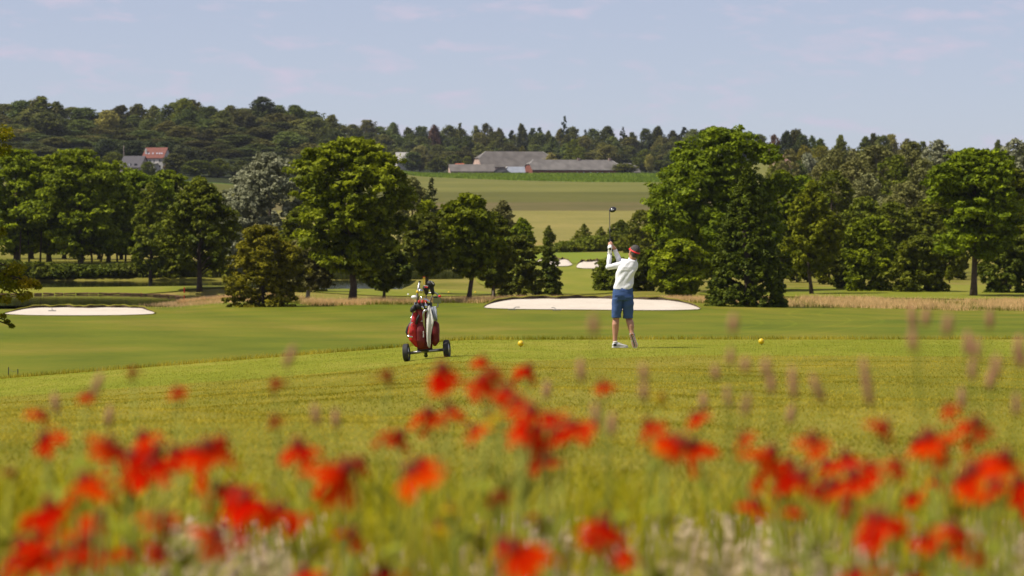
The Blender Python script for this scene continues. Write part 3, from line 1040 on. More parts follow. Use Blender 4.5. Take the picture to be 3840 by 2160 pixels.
# --- bushes between the green and the wheat
T(2190, 838, 120, 'clump of small thujas at the near edge of the wheat', 'horn', Y=585, nl=7000, name='thuja_shrub', mat='hedge')
T(2255, 850, 90, 'small thuja left of the golfer\'s club shaft', 'horn', Y=583, nl=5000, name='thuja_shrub', mat='hedge')
T(2330, 825, 130, 'leafy hedge tree right of the golfer\'s club shaft', 'fresh', Y=560, nl=9000, mat='hedge', zb=0.05)
T(2410, 790, 150, 'dark hedge tree above the golfer\'s head', 'darkbush', Y=520, nl=10000, mat='oak')
for k, (px_, tp, wd, lab) in enumerate([(2130, 905, 110, 'low green hedge bush left of the far green'), (2220, 885, 150, 'low green hedge bush behind the far green, left of the golfer\'s hands'),
                                        (2310, 880, 150, 'low hedge bush behind the golfer\'s hands'), (2400, 870, 160, 'low hedge bush behind the golfer\'s head'), (2040, 925, 110, 'low hedge bush behind the young hornbeam'),
                                        (1960, 930, 120, 'low dark hedge bush behind the dense bush')]):
    T(px_, tp, wd, lab, 'bush', Y=545 + 5 * k, name='hedge_bush', mat='hedge', nl=6000, leaf=0.2)
T(1620, 668, 165, 'dark pointed spruce right of the tallest tree', 'horn', Y=430, name='spruce_tree', mat='spruce', nl=9000, leaf=0.16)

# --- the near tree whose twigs hang into the picture at the left edge
p0 = Vector((-14.6, 88, 0)); p0.z = tzf(p0.x, p0.y)
lt = empty('broadleaf_tree', p0)
tag(lt, 'yellow tinged branches hanging in from a tree beyond the left edge', 'tree')
spots = [((10, 500, 88), 0.34), ((5, 560, 88), 0.29), ((0, 870, 88), 0.20), ((60, 1010, 88), 0.31), ((95, 1060, 88), 0.29), ((40, 1070, 88), 0.34), ((125, 1062, 88), 0.19), ((20, 1030, 88), 0.27), ((90, 1110, 88), 0.23), ((20, 1120, 88), 0.20), ((143, 1075, 88), 0.11),
         ((12, 1185, 88), 0.10), ((28, 1205, 88), 0.09), ((42, 1222, 88), 0.08), ((-200, 480, 88), 1.09), ((-300, 700, 88), 1.29), ((-180, 620, 88), 0.88), ((-350, 900, 88), 1.22), ((-200, 1000, 88), 0.88), ((-420, 420, 88), 1.16), ((-500, 650, 88), 1.22)]
r_ = np.random.default_rng(44)
Ps, Ds, tt = [], [], []
for (a, b, c), rr in spots:
    ctr = np.array(at(a, b, c) - p0)
    rr = rr * (0.8 if a >= 0 else 1.0)
    n = int(2000 * rr ** 1.6) + 50
    d = r_.normal(0, 1, (n, 3)); d /= np.linalg.norm(d, axis=1)[:, None]
    Ps.append(ctr + d * rr * (r_.uniform(0.1, 1, n) ** 0.5)[:, None] * np.array([1.1, 1.1, 0.75])); Ds.append(d * 0.6 + np.array([0, 0, 0.5]))
    tt.append(np.clip(0.5 + r_.normal(0, 0.2) + r_.normal(0, 0.2, n) + (0.2 if a > 80 else 0), 0, 1.1))
V_, F_ = leaf_quads(np.concatenate(Ps), np.concatenate(Ds), 0.045, r_, 0.5)
cw = link('crown', np_mesh('crown', V_, F_, np.repeat(np.concatenate(tt), 3)), LEAF['yellowleaf'], lt)
cw['kind'] = 'stuff'
m = MB()
m.tube([(0, 0, -0.3), (0.2, 0, 3), (0.1, 0.2, 6), (0.3, 0, 9.5)], [0.3, 0.24, 0.17, 0.06], 9)
for (a, b, c), rr in spots:
    e = at(a, b, c) - p0
    s_ = Vector((0.1, 0, max(1.0, min(8.8, e.z + 0.3))))
    m.tube([s_, s_.lerp(e, 0.55) + Vector((0, 0, 0.4)), e], [0.07, 0.04, 0.012], 6)
m.build('trunk', M['bark'], lt, True)

# ------------------------------------------------------------------ the far woods
FARV = {}


def far_variant(kind, i):
    key = (kind, i)
    if key not in FARV:
        sd = 500 + 37 * i + len(kind)
        if kind == 'broad':
            me, CC = crown_mesh('crown', 15, 12, 0.8, ['round', 'egg', 'spread', 'bush'][i % 4], 110, 5600, 0.42, 0.95, 0.15, sd, 0.5, 0.12, spray=(0.45, 0.8), reach=(0.3, 0.8))
        elif kind == 'conifer':
            me, CC = crown_mesh('crown', 15, 6.5, 1.0, 'cone', 80, 2600, 0.40, 0.6, 0.14, sd, 0.6, 0.3, 0.5)
        elif kind == 'pine':
            me, CC = crown_mesh('crown', 15, 8, 3.0, 'tall', 60, 2600, 0.42, 0.7, 0.14, sd, 0.45, 0.28)
        else:
            me, CC = crown_mesh('crown', 15, 5, 1.0, 'poplar', 40, 2000, 0.34, 0.9, 0.15, sd, 0.5, 0.15)
        tr = trunk_mesh('trunk', 15, 2.0, 0.32, CC, sd, 4)
        FARV[key] = (me, tr, {'broad': 12.0, 'conifer': 6.5, 'pine': 8.0, 'poplar': 5.0}[kind])
    return FARV[key]


fr = random.Random(21)


def far_tree(px, top, Y, width, kind, mat, label, group=None, name=None, hmin=None):
    me, tr, W0 = far_variant(kind, fr.randrange(6))
    x = (px - 1920) / FPX * Y
    z = tzf(x, Y)
    H = max(at(px, top, Y).z - z, 3.0)
    W = width / FPX * Y
    root = empty(name or {'broad': 'woodland_tree', 'conifer': 'spruce_tree', 'pine': 'pine_tree', 'poplar': 'poplar_tree'}[kind], (x, Y, z), fr.uniform(0, 6.28), (W / W0, W / W0, H / 15))
    tag(root, label, 'tree', group)
    # one leaf material per copy: the crown mesh is shared, the material sits on the object
    c = link('crown', me, LEAF['far'], root)
    c.material_slots[0].link = 'OBJECT'
    c.material_slots[0].material = LEAF[mat]
    c['kind'] = 'stuff'
    link('trunk', tr, M['bark'], root)
    return root


SKY_L = np.array([(-250, 400), (0, 398), (60, 382), (110, 376), (160, 366), (215, 380), (250, 396), (300, 396), (350, 408), (375, 425), (410, 415), (450, 398), (560, 382), (640, 390), (690, 366), (750, 388), (830, 386), (900, 402), (940, 394), (1030, 398), (1070, 402), (1110, 396), (1150, 420), (1210, 424), (1260, 436), (1300, 466), (1340, 470)])
LEFT_AT = [(-60, 'just past the left picture edge'), (40, 'at the left picture edge'), (110, 'left of the thin topped feathery tree'), (185, 'right of the thin topped feathery tree'), (260, 'above the tallest grove tree'), (340, 'left of the golden chestnut'), (430, 'around the golden chestnut'),
           (520, 'above the grey roofed house'), (610, 'above the white house'), (700, 'right above the white house'), (790, 'above the round oak by the pond'), (880, 'left of the largest skyline oak'), (985, 'around the largest skyline oak'), (1080, 'right of the largest skyline oak'), (1170, 'above the silver willow\'s right side'), (1260, 'where the left hill ends'), (1400, 'at the right foot of the left hill')]
MID_AT = [(1310, 'left of the tallest near tree\'s top'), (1400, 'above the tallest near tree'), (1480, 'right above the tallest near tree'), (1550, 'above the pale willow'), (1610, 'above the spruce'), (1670, 'beside the reddish brown tree'), (1730, 'above the orange farm roof'), (1800, 'above the big barn\'s gable'), (1870, 'above the big barn\'s left half'),
          (1940, 'above the big barn\'s middle'), (2010, 'above the big barn\'s right half'), (2080, 'left of the towering poplar'), (2150, 'right of the towering poplar'), (2220, 'above the long barn\'s left chimney'), (2290, 'above the long barn\'s right chimney'), (2350, 'above the round bush of the barn'), (2420, 'above the small yellow tree'), (2500, 'above the maize\'s right end'), (2580, 'left of the big domed tree'), (2660, 'behind the big domed tree\'s left side'), (2760, 'behind the big domed tree\'s top'), (2900, 'behind the big domed tree\'s right side')]


def where(px, table):
    return min(table, key=lambda a: abs(a[0] - px))[1]


rows = [(1640, 0, 112), (1580, 36, 118), (1520, 74, 122), (1450, 114, 126), (1390, 156, 128), (1330, 200, 120)]
TIER = ['on the left hill skyline', 'just below the left hill skyline', 'high in the left hill wood', 'midway up the left hill wood', 'low in the left hill wood', 'at the left wood\'s foot']
for ri, (Y, drop, wid) in enumerate(rows):
    px = -220 + (ri % 2) * 35
    while px < 1300:
        top = float(np.interp(px, SKY_L[:, 0], SKY_L[:, 1])) + drop + (fr.uniform(-8, 12) if ri == 0 else fr.uniform(-24, 26))
        w_ = wid * fr.uniform(0.85, 1.5)
        if not (ri == 5 and 380 < px < 700) and px > -130:
            far_tree(px, top, Y + (fr.uniform(-18, 18) if ri == 0 else fr.uniform(-32, 32)), w_, 'broad', 'far', 'dark tree ' + TIER[ri] + ', ' + where(px, LEFT_AT), 'trees of the wooded left hill')
        px += wid * fr.uniform(0.46, 0.66)
# single trees that stand out on the left hill
far_tree(985, 362, 1600, 120, 'broad', 'spruce', 'largest dark round oak standing above the left hill skyline')
far_tree(1105, 394, 1610, 110, 'broad', 'dark', 'second dark round tree on the skyline right of the largest oak')
far_tree(160, 366, 1600, 110, 'poplar', 'hedge', 'thin topped feathery tree sticking out of the left skyline')
far_tree(405, 412, 1560, 95, 'broad', 'gold', 'golden blossoming chestnut in a dip of the left skyline')
far_tree(120, 478, 1490, 90, 'broad', 'gold', 'golden blossoming chestnut crown low in the left wood')
far_tree(70, 484, 1490, 70, 'broad', 'gold', 'small golden crown left of the low chestnut')
far_tree(690, 368, 1615, 95, 'broad', 'hedge', 'light green round tree on the left skyline between the oaks')
far_tree(660, 575, 1235, 110, 'broad', 'far', 'round tree right of the white house')
far_tree(740, 600, 1225, 120, 'broad', 'dark', 'dark tree at the field edge right of the white house')
far_tree(556, 606, 1195, 62, 'broad', 'dark', 'dark round bush in front of the two houses', name='garden_bush')
far_tree(820, 595, 1230, 120, 'broad', 'dark', 'dark tree at the foot of the wood above the silver willow')
far_tree(905, 600, 1240, 120, 'broad', 'far', 'woodland edge tree above the silver willow\'s right side')
for px_, tp, lab in [(400, 520, 'dark tree behind the grey roofed house, first from the left'), (450, 540, 'dark tree behind the left end of the grey roof'), (500, 530, 'dark tree behind the grey roof'), (560, 525, 'dark tree behind the white house\'s chimney'), (620, 530, 'dark tree behind the white house\'s right end'), (680, 540, 'dark tree right behind the white house'), (760, 560, 'dark tree at the wood\'s foot right of the houses'), (350, 560, 'dark tree left of the mast'), (300, 550, 'dark tree at the wood\'s foot far left of the houses')]:
    far_tree(px_, tp, 1285, 115, 'broad', 'farspruce', lab)
far_tree(425, 570, 1255, 90, 'broad', 'dark', 'dark tree left of the grey roofed house')

SKY_C = np.array([(1280, 470), (1330, 462), (1400, 458), (1440, 482), (1480, 468), (1540, 476), (1570, 488), (1600, 470), (1660, 482), (1700, 474), (1760, 486), (1800, 476), (1860, 470), (1900, 480), (1960, 474), (2010, 476), (2080, 484), (2160, 480), (2200, 476), (2260, 484), (2330, 476), (2400, 492), (2450, 484), (2520, 480), (2580, 474), (2640, 492), (2700, 482), (2760, 494), (2830, 500), (2900, 496)])
for ri, (Y, drop, wid) in enumerate([(1990, 0, 58), (1930, 30, 62), (1870, 62, 66), (1800, 98, 70)]):
    px = 1270 + ri * 14
    while px < 2900:
        top = float(np.interp(px, SKY_C[:, 0], SKY_C[:, 1])) + drop + fr.uniform(-12, 12)
        con = (1800 < px < 2080 and fr.random() < 0.5) or (2150 < px < 2620 and fr.random() < 0.25) or fr.random() < 0.04
        if ri >= 2:
            con = con and fr.random() < 0.4
        tier = ['on the skyline', 'just below the skyline', 'in the middle of the wood', 'low in the wood'][ri]
        if con:
            far_tree(px, top, Y + fr.uniform(-15, 15), wid * fr.uniform(0.85, 1.15), fr.choice(['conifer', 'conifer', 'pine']), 'farspruce', 'dark conifer ' + tier + ' ' + where(px, MID_AT), 'conifers in the wood behind the farm')
            px += wid * fr.uniform(0.42, 0.6)
        else:
            far_tree(px, top, Y + fr.uniform(-15, 15), wid * fr.uniform(1.1, 1.7), 'broad', 'far', 'broadleaf tree ' + tier + ' ' + where(px, MID_AT), 'broadleaf trees in the wood behind the farm')
            px += wid * fr.uniform(0.7, 1.0)
far_tree(2117, 436, 1975, 38, 'poplar', 'farspruce', 'slim poplar towering above the skyline behind the farm')
far_tree(1725, 462, 1960, 40, 'poplar', 'far', 'slim tree poking above the skyline left of the conifers')
far_tree(1630, 468, 1940, 55, 'broad', 'rust', 'reddish brown tree on the skyline right of the tallest near tree')
far_tree(1480, 466, 1950, 45, 'broad', 'far', 'rounded tree on the skyline above the tallest near tree')
far_tree(2150, 522, 1760, 75, 'broad', 'hedge', 'light green tree behind the barn ridge with the yellow shrub')
far_tree(2175, 550, 1740, 50, 'broad', 'hedge', 'small light green tree behind the long barn')
far_tree(1575, 545, 1700, 95, 'broad', 'willow', 'pale round willow left of the farm')
far_tree(1545, 570, 1680, 80, 'broad', 'far', 'dull green tree in front of the pale willow left of the farm')
far_tree(1640, 590, 1690, 90, 'broad', 'dark', 'dark tree between the pale willow and the farm sheds')
far_tree(1700, 580, 1720, 80, 'broad', 'dark', 'dark tree behind the orange roof of the farm')
far_tree(1752, 585, 1725, 40, 'broad', 'hedge', 'small light green tree at the left gable of the big barn')
far_tree(1860, 555, 1745, 50, 'broad', 'far', 'round treetop behind the left half of the big barn')
far_tree(1960, 548, 1745, 60, 'broad', 'olive', 'olive round treetop behind the middle of the big barn')
far_tree(2065, 572, 1672, 70, 'broad', 'gold', 'yellow green shrub growing between the two long barns', name='yellow_shrub')
far_tree(2345, 614, 1630, 110, 'broad', 'hedge', 'round green bush at the right end of the long barn', name='round_bush')
far_tree(2435, 578, 1650, 42, 'broad', 'gold', 'small yellow leaved tree right of the farm')
far_tree(2480, 600, 1655, 80, 'broad', 'dark', 'dark tree right of the small yellow one at the farm')
far_tree(2540, 560, 1690, 110, 'broad', 'far', 'tree above the right end of the maize')
far_tree(2420, 560, 1720, 110, 'broad', 'dark', 'dark tree behind the round bush at the barn end')
far_tree(2280, 545, 1740, 100, 'broad', 'far', 'broad tree behind the long barn chimneys')
far_tree(1700, 632, 1640, 62, 'broad', 'silver', 'grey green bush in front of the left farm shed', name='grey_bush')
far_tree(2650, 560, 1650, 120, 'broad', 'far', 'tree left behind the big domed tree')

for px, top, Y, wd, mt, lab in [(2905, 505, 1330, 60, 'rust', 'brownish tree on the right skyline beside the domed tree'), (2950, 492, 1330, 110, 'spruce', 'dark round tree on the right skyline above the pink roof'),
                                (2985, 486, 1350, 80, 'far', 'lighter tree behind the dark round one on the right skyline'), (3005, 505, 1340, 70, 'far', 'dull tree right of the dark round one on the skyline'),
                                (3045, 508, 1350, 40, 'far', 'thin topped tree on the right skyline'), (3075, 520, 1320, 90, 'dark', 'dark tree left of the single round skyline tree'),
                                (3015, 545, 1250, 120, 'olive', 'olive tree below the right skyline, right of the pink roof'), (3080, 548, 1240, 100, 'olive', 'olive brown tree below the dark skyline tree'),
                                (3152, 506, 1330, 76, 'hedge', 'single round green tree standing on the right skyline'), (3245, 512, 1340, 80, 'dark', 'dark tree at the left of the right skyline clump'),
                                (3275, 500, 1350, 80, 'far', 'tall tree in the right skyline clump'), (3340, 503, 1350, 70, 'gold', 'golden topped tree in the right skyline clump'), (3310, 508, 1345, 70, 'far', 'grey green tree left of the golden topped one'),
                                (3400, 520, 1345, 90, 'far', 'dark tree at the right of the skyline clump'), (3455, 530, 1340, 60, 'dark', 'last dark tree of the right skyline clump'), (3742, 524, 1320, 55, 'dark', 'lone dark tree on the skyline near the right edge'),
                                (3030, 575, 1000, 130, 'silver', 'silvery bush right of the pink roof'), (3100, 580, 1000, 110, 'far', 'dull green tree in front of the right skyline'),
                                (2990, 600, 950, 90, 'far', 'dark tree below the pink roof'), (3200, 560, 1000, 130, 'willow', 'grey green tree under the gap in the right skyline'),
                                (3560, 565, 900, 130, 'far', 'tree low in the gap of the right skyline'), (3660, 575, 900, 130, 'far', 'tree behind the layered crown on the right'), (3300, 575, 1000, 130, 'far', 'tree under the right skyline clump'),
                                (3840, 540, 1000, 130, 'far', 'tree on the skyline at the right edge'), (3920, 530, 1000, 130, 'far', 'skyline tree just past the right edge')]:
    far_tree(px, top, Y, wd, 'broad', mt, lab)
far_tree(2925, 600, 860, 130, 'broad', 'hedge', 'green tree in front of the pink roof\'s left side')
far_tree(2985, 604, 860, 140, 'broad', 'far', 'dull tree in front of the pink roof\'s right side')
# ------------------------------------------------------------------ buildings
M['slate'] = plain('weathered_roof', (0.135, 0.120, 0.108), 0.85, 0, 0.25, 0.35)
M['slate2'] = plain('grey_roof', (0.155, 0.142, 0.130), 0.85, 0, 0.25, 0.35)
M['blueroof'] = plain('blue_grey_roof', (0.22, 0.24, 0.28), 0.6, 0, 0.1, 0.6)
M['brick'] = plain('red_brick', (0.22, 0.075, 0.05), 0.9, 0, 0.3, 1.2)
M['brickwash'] = plain('whitewashed_brick', (0.48, 0.34, 0.28), 0.9, 0, 0.4, 0.35)
M['paleroof'] = plain('pale_ridge', (0.42, 0.40, 0.37), 0.8)
M['white'] = plain('white_render', (0.48, 0.46, 0.43), 0.85, 0, 0.06, 2)
M['pinkwall'] = plain('pinkish_render', (0.42, 0.33, 0.30), 0.85, 0, 0.06, 2)
M['redroof'] = plain('red_tiles', (0.165, 0.058, 0.042), 0.85, 0, 0.15, 2)
M['orange'] = plain('orange_tiles', (0.40, 0.11, 0.05), 0.85, 0, 0.15, 2)
M['darkroof'] = plain('anthracite_tiles', (0.055, 0.050, 0.060), 0.7, 0, 0.12, 2)
M['glass'] = plain('window_glass', (0.012, 0.015, 0.02), 0.12, 0, 0.1, 2, spec=0.6)
M['skylight'] = plain('skylight_glass', (0.45, 0.48, 0.55), 0.1, 0, 0.1, 2, spec=0.8)
M['dark'] = plain('dark_metal', (0.03, 0.03, 0.032), 0.5)


def hall(label, px0, px1, Y, base_py, eave, ridge, wid, yaw, roof, wall, hip=0.0, name='barn', cat='barn', gablewall=None, over=0.3):
    """long building; front wall from px0 to px1 at distance Y, turned by yaw (degrees); heights in metres; hip = half-hip length on both ends"""
    yw = R(yaw)
    xa = (px0 - 1920) / FPX * Y
    Ln = (px1 - px0) / FPX * Y / math.cos(yw)
    zb = at(px0, base_py, Y).z
    root = empty(name, (xa, Y, zb), yw)
    tag(root, label, cat)
    m = MB()
    m.box((Ln / 2, wid / 2, eave / 2 - 1.5), (Ln, wid, eave + 3))
    # gable triangles, cut at the half hips
    hh = eave + (ridge - eave) * (0.55 if hip > 0 else 1.0)
    f = (hh - eave) / (ridge - eave)
    for x0, x1 in ((0, 0.35), (Ln - 0.35, Ln)):
        y0, y1 = wid / 2 * f, wid - wid / 2 * f
        if hip > 0:
            prof = [(0, eave), (wid, eave), (y1, hh), (y0, hh)]
        else:
            prof = [(0, eave), (wid, eave), (wid / 2, ridge)]
        n = len(prof)
        vs = [(x0, a, b) for a, b in prof] + [(x1, a, b) for a, b in prof]
        fs = [tuple(range(n)), tuple(range(2 * n - 1, n - 1, -1))] + [(i, n + i, n + (i + 1) % n, (i + 1) % n) for i in range(n)]
        m.add(vs, fs)
    m.build('wall', wall, root)
    # roof as a closed shell of two slopes (and half hips)
    m = MB()
    o = over
    th = 0.18
    sl = (ridge - eave) / (wid / 2)
    A = [(-o, -o, eave - o * sl), (Ln + o, -o, eave - o * sl)]
    B = [(-o, wid + o, eave - o * sl), (Ln + o, wid + o, eave - o * sl)]
    if hip > 0:
        y0, y1 = wid / 2 * f, wid - wid / 2 * f
        vs = A + B + [(hip, wid / 2, ridge), (Ln - hip, wid / 2, ridge), (-o, y0, hh), (-o, y1, hh), (Ln + o, y0, hh), (Ln + o, y1, hh)]
        fs = [(0, 1, 8, 5, 4, 6), (2, 7, 4, 5, 9, 3), (6, 4, 7), (8, 9, 5)]
    else:
        vs = A + B + [(-o, wid / 2, ridge), (Ln + o, wid / 2, ridge)]
        fs = [(0, 1, 5, 4), (2, 4, 5, 3)]
    n = len(vs)
    vs2 = [(a, b, c + 0.02) for a, b, c in vs] + [(a, b, c + th + 0.02) for a, b, c in vs]
    m.add(vs2, fs + [tuple(n + i for i in reversed(q)) for q in fs])
    rf = m.build('roof', roof, root)
    if hip > 0:
        m = MB()
        m.tube([(hip, wid / 2, ridge + th), (-o, wid / 2 * f, hh + th)], 0.14, 6)
        m.build('ridge_tile', M['paleroof'], rf)
        m = MB()
        m.tube([(Ln - hip, wid / 2, ridge + th), (Ln + o, wid / 2 * f, hh + th)], 0.14, 6)
        m.build('ridge_tile', M['paleroof'], rf)
    return root, Ln


bb, Lb = hall('big old barn with huge grey hipped roof and whitewashed brick gable', 1808, 2088, 1690, 650, 2.9, 9.6, 13.6, 20, M['slate'], M['brickwash'], hip=4.0)
lb, Ll = hall('long low red brick barn with grey roof and two chimneys', 1997, 2330, 1640, 655, 2.1, 6.3, 10.5, 20, M['slate2'], M['brick'], hip=2.2)
for x in (2188, 2306):
    xx = (x - 1997) / FPX * 1640 / math.cos(R(20))
    m = MB(); m.box((xx, 5.25, 6.6), (1.1, 0.8, 1.3)); m.build('chimney', M['brickwash'], lb)
for x in (2165, 2190, 2216, 2242, 2261, 2287):
    xx = (x - 1997) / FPX * 1640 / math.cos(R(20))
    m = MB(); m.box((xx, -0.08, 0.75), (0.7, 0.12, 1.0)); m.build('window', M['white'], lb)
hall('lower grey roofed end wing right of the long barn', 2332, 2400, 1655, 657, 1.3, 5.0, 10.0, 20, M['slate2'], M['brick'], hip=3.0, name='farm_shed', cat='shed')
hall('left farm shed with grey roof over a pale pink wall', 1690, 1856, 1632, 655, 1.4, 4.3, 8.5, 10, M['slate'], M['brickwash'], name='farm_shed', cat='shed')
hall('blue grey roofed shed between the two barns', 1903, 1968, 1640, 658, 1.2, 3.6, 9, 4, M['blueroof'], M['blueroof'], name='farm_shed', cat='shed')
hall('small orange tiled roof peeping over the left farm shed', 1710, 1738, 1665, 655, 3.4, 4.7, 5, 0, M['orange'], M['brick'], name='farm_outbuilding', cat='shed')
hall('tiny orange tiled roof at the far left of the farm', 1683, 1692, 1668, 657, 3.6, 4.4, 4, 0, M['orange'], M['brick'], name='farm_outbuilding', cat='shed')
for px, wd, hh, lab in [(1880, 7.2, 3.0, 'round topped grey barn end beside the left farm shed'), (1897, 5.6, 1.7, 'lower round topped grey shed in front of the other one')]:
    Yb = 1628 if hh > 2 else 1622
    x = (px - 1920) / FPX * Yb
    rt = empty('round_shed', (x, Yb, at(px, 657, Yb).z))
    tag(rt, lab, 'shed')
    ring = [[(wd / 2 * math.cos(math.pi * k / 12), y, hh * math.sin(math.pi * k / 12) ** 0.8) for k in range(13)] for y in (0, 9)]
    m = MB(); m.add(ring[0] + ring[1], [(k, k + 1, 14 + k, 13 + k) for k in range(12)]); m.build('roof', M['blueroof'], rt)
    m = MB(); m.add([(a * 0.97, b + 0.1, c * 0.97) for a, b, c in ring[0]], [tuple(range(13))]); m.build('wall', M['slate2'], rt)
x = (1900 - 1920) / FPX * 1630
rt = empty('white_tank', (x, 1630, at(1900, 657, 1630).z)); tag(rt, 'small white ball shaped tank on the farm roof line', 'tank')
m = MB(); m.ball((0, 0, 3.2), 0.5); m.build('ball', M['white'], rt, True)
m = MB(); m.tube([(0, 0, -1), (0, 0, 2.8)], 0.12); m.build('post', M['slate2'], rt)

gh, Lg = hall('grey roofed house with small dormer windows below the wood', 449, 527, 1228, 650, 1.9, 5.4, 8.5, -16, M['darkroof'], M['pinkwall'], name='house', cat='house')
for x0, x1, z0, z1, nm in [(1.0, 3.6, 0.2, 1.4, 'glass_front'), (5.0, 5.9, 0.0, 1.4, 'window')]:
    m = MB(); m.box(((x0 + x1) / 2, -0.03, (z0 + z1) / 2), (x1 - x0, 0.1, z1 - z0)); m.build(nm, M['glass'], gh)
for x0 in (1.5, 3.2, 5.2):
    m = MB(); m.box((x0, 0.7, 2.75), (0.75, 0.5, 0.8)); d_ = m.build('dormer', M['darkroof'], gh)
    m = MB(); m.box((x0, 0.42, 2.78), (0.5, 0.06, 0.6)); m.build('pane', M['skylight'] if x0 == 3.2 else M['glass'], d_)
wh, Lw = hall('white house with red tiled roof, skylights and chimney', 535, 614, 1243, 650, 5.0, 8.2, 7.5, -16, M['redroof'], M['white'], name='house', cat='house')
m = MB(); m.box((0.6, 1.6, 7.2), (0.55, 0.55, 1.6)); m.build('chimney', M['white'], wh)
for x0 in (0.9, 1.7, 3.1, 4.5, 5.4, 6.2):
    m = MB(); m.box((x0, 1.35, 6.42), (0.42, 0.55, 0.14), Matrix.Rotation(math.atan2(3.2, 3.75), 3, 'X')); m.build('skylight', M['skylight'], wh)
for x0, z0, ww, hh in ((4.0, 3.95, 0.35, 0.8), (6.0, 4.1, 0.35, 0.7), (6.0, 2.3, 0.35, 0.6), (2.6, 3.9, 0.35, 0.8)):
    m = MB(); m.box((x0, -0.03, z0), (ww, 0.1, hh)); m.build('window', M['glass'], wh)
m = MB(); m.box((4.4, -0.6, 3.2), (1.9, 1.1, 0.3)); m.build('balcony', M['white'], wh)
hall('small red roofed white annex at the right of the white house', 617, 634, 1236, 648, 1.6, 2.9, 4, -16, M['redroof'], M['white'], name='house_annex', cat='annex')
xm = (465 - 1920) / FPX * 1250
rt = empty('radio_mast', (xm, 1250, tzf(xm, 1250))); tag(rt, 'thin mast rising behind the grey roofed house', 'mast')
m = MB(); m.tube([(0, 0, 0), (0, 0, at(465, 545, 1250).z - tzf(xm, 1250))], 0.09, 6); m.build('pole', M['pinkwall'], rt)
pk, _l = hall('pinkish hipped roof between the trees at the right', 2918, 2968, 900, 656, 1.4, 4.6, 6, 15, plain('pink_tiles', (0.34, 0.20, 0.16), 0.9), M['brickwash'], name='house', cat='house')
m = MB(); m.box((2.3, 2.2, 3.9), (0.45, 0.45, 1.0)); m.build('chimney', M['brick'], pk)
hall('pale roofed house showing behind the tallest near tree', 1490, 1533, 1700, 625, 2.6, 6.2, 7, 10, M['paleroof'], M['white'], name='house', cat='house')

# ------------------------------------------------------------------ small course furniture
M['yellow'] = plain('yellow_paint', (0.72, 0.48, 0.01), 0.35, 0, 0.05, 30, spec=0.5)
M['red_paint'] = plain('red_paint', (0.55, 0.03, 0.015), 0.5)
M['white_paint'] = plain('white_paint', (0.78, 0.78, 0.76), 0.4, 0, 0.03)
for px, py, lab in ((1953, 1301, 'yellow ball tee marker left of the golfer'), (2855, 1296, 'yellow ball tee marker right of the golfer')):
    p = ground_at(px, py, 40, 80)
    rt = empty('tee_marker', p); tag(rt, lab, 'tee marker', 'yellow tee markers')
    m = MB(); m.ball((0, 0, 0.055), 0.05, 24, 16); m.build('ball', M['yellow'], rt, True)
    m = MB(); m.tube([(0, 0, -0.06), (0, 0, 0.01)], 0.008, 8); m.build('spike', M['dark'], rt)
for px, py, mat, lab in ((1683, 1101, 'yellow', 'small yellow ball on the distant tee left of the leaning tree'), (1782, 1101, 'yellow', 'small yellow ball on the distant tee right of the leaning trunk'), (1531, 1109, 'white_paint', 'small white ball on the distant tee left of the trolley clubs')):
    p = ground_at(px, py, 150)
    rt = empty('tee_marker', p); tag(rt, lab, 'tee marker')
    m = MB(); m.ball((0, 0, 0.09), 0.085, 14, 9); m.build('ball', M[mat], rt, True)
    m = MB(); m.tube([(0, 0, -0.1), (0, 0, 0.02)], 0.012, 6); m.build('spike', M['dark'], rt)
for px, py, hh, lab in ((488, 1139, 0.33, 'red stake at the right tip of the near pond'), (530, 1119, 0.33, 'red stake on the pond bank below the round oak\'s left side'), (332, 1141, 0.3, 'red stake between the left bunker and the pond'), (691, 1102, 0.35, 'red stake left of the round oak\'s trunk')):
    p = ground_at(px, py, 200)
    rt = empty('hazard_stake', p); tag(rt, lab, 'stake', 'red water hazard stakes')
    m = MB(); m.box((0, 0, hh / 2), (0.1, 0.1, hh + 0.15)); m.build('post', M['red_paint'], rt, False, 0.01)
    m = MB(); m.box((0, 0, hh + 0.09), (0.07, 0.07, 0.05)); m.build('cap', M['red_paint'], rt)
p = ground_at(1849, 1127, 200)
rt = empty('wooden_post', p); tag(rt, 'small wooden post in the dry grass left of the wide bunker', 'post')
m = MB(); m.tube([(0, 0, -0.1), (0, 0, 0.75)], 0.05, 8); m.build('post', M['palebark'], rt)
prev = None
for px, py, lab in ((32, 1412, 'thin dark stake at the left edge of the fairway, left one of two'), (67, 1417, 'thin dark stake at the left edge of the fairway, right one of two')):
    p = ground_at(px, py, 70)
    rt = empty('fence_stake', p); tag(rt, lab, 'stake')
    m = MB(); m.tube([(0, 0, -0.1), (0, 0, 0.24)], 0.014, 6); m.build('post', M['dark'], rt)
    if prev is not None:
        d = prev - p
        m = MB(); m.tube([Vector((0, 0, 0.2)), Vector((0, 0, 0.14)) + d * 0.5, Vector((0, 0, 0.2)) + d], 0.004, 5); m.build('wire', M['dark'], rt)
    prev = p

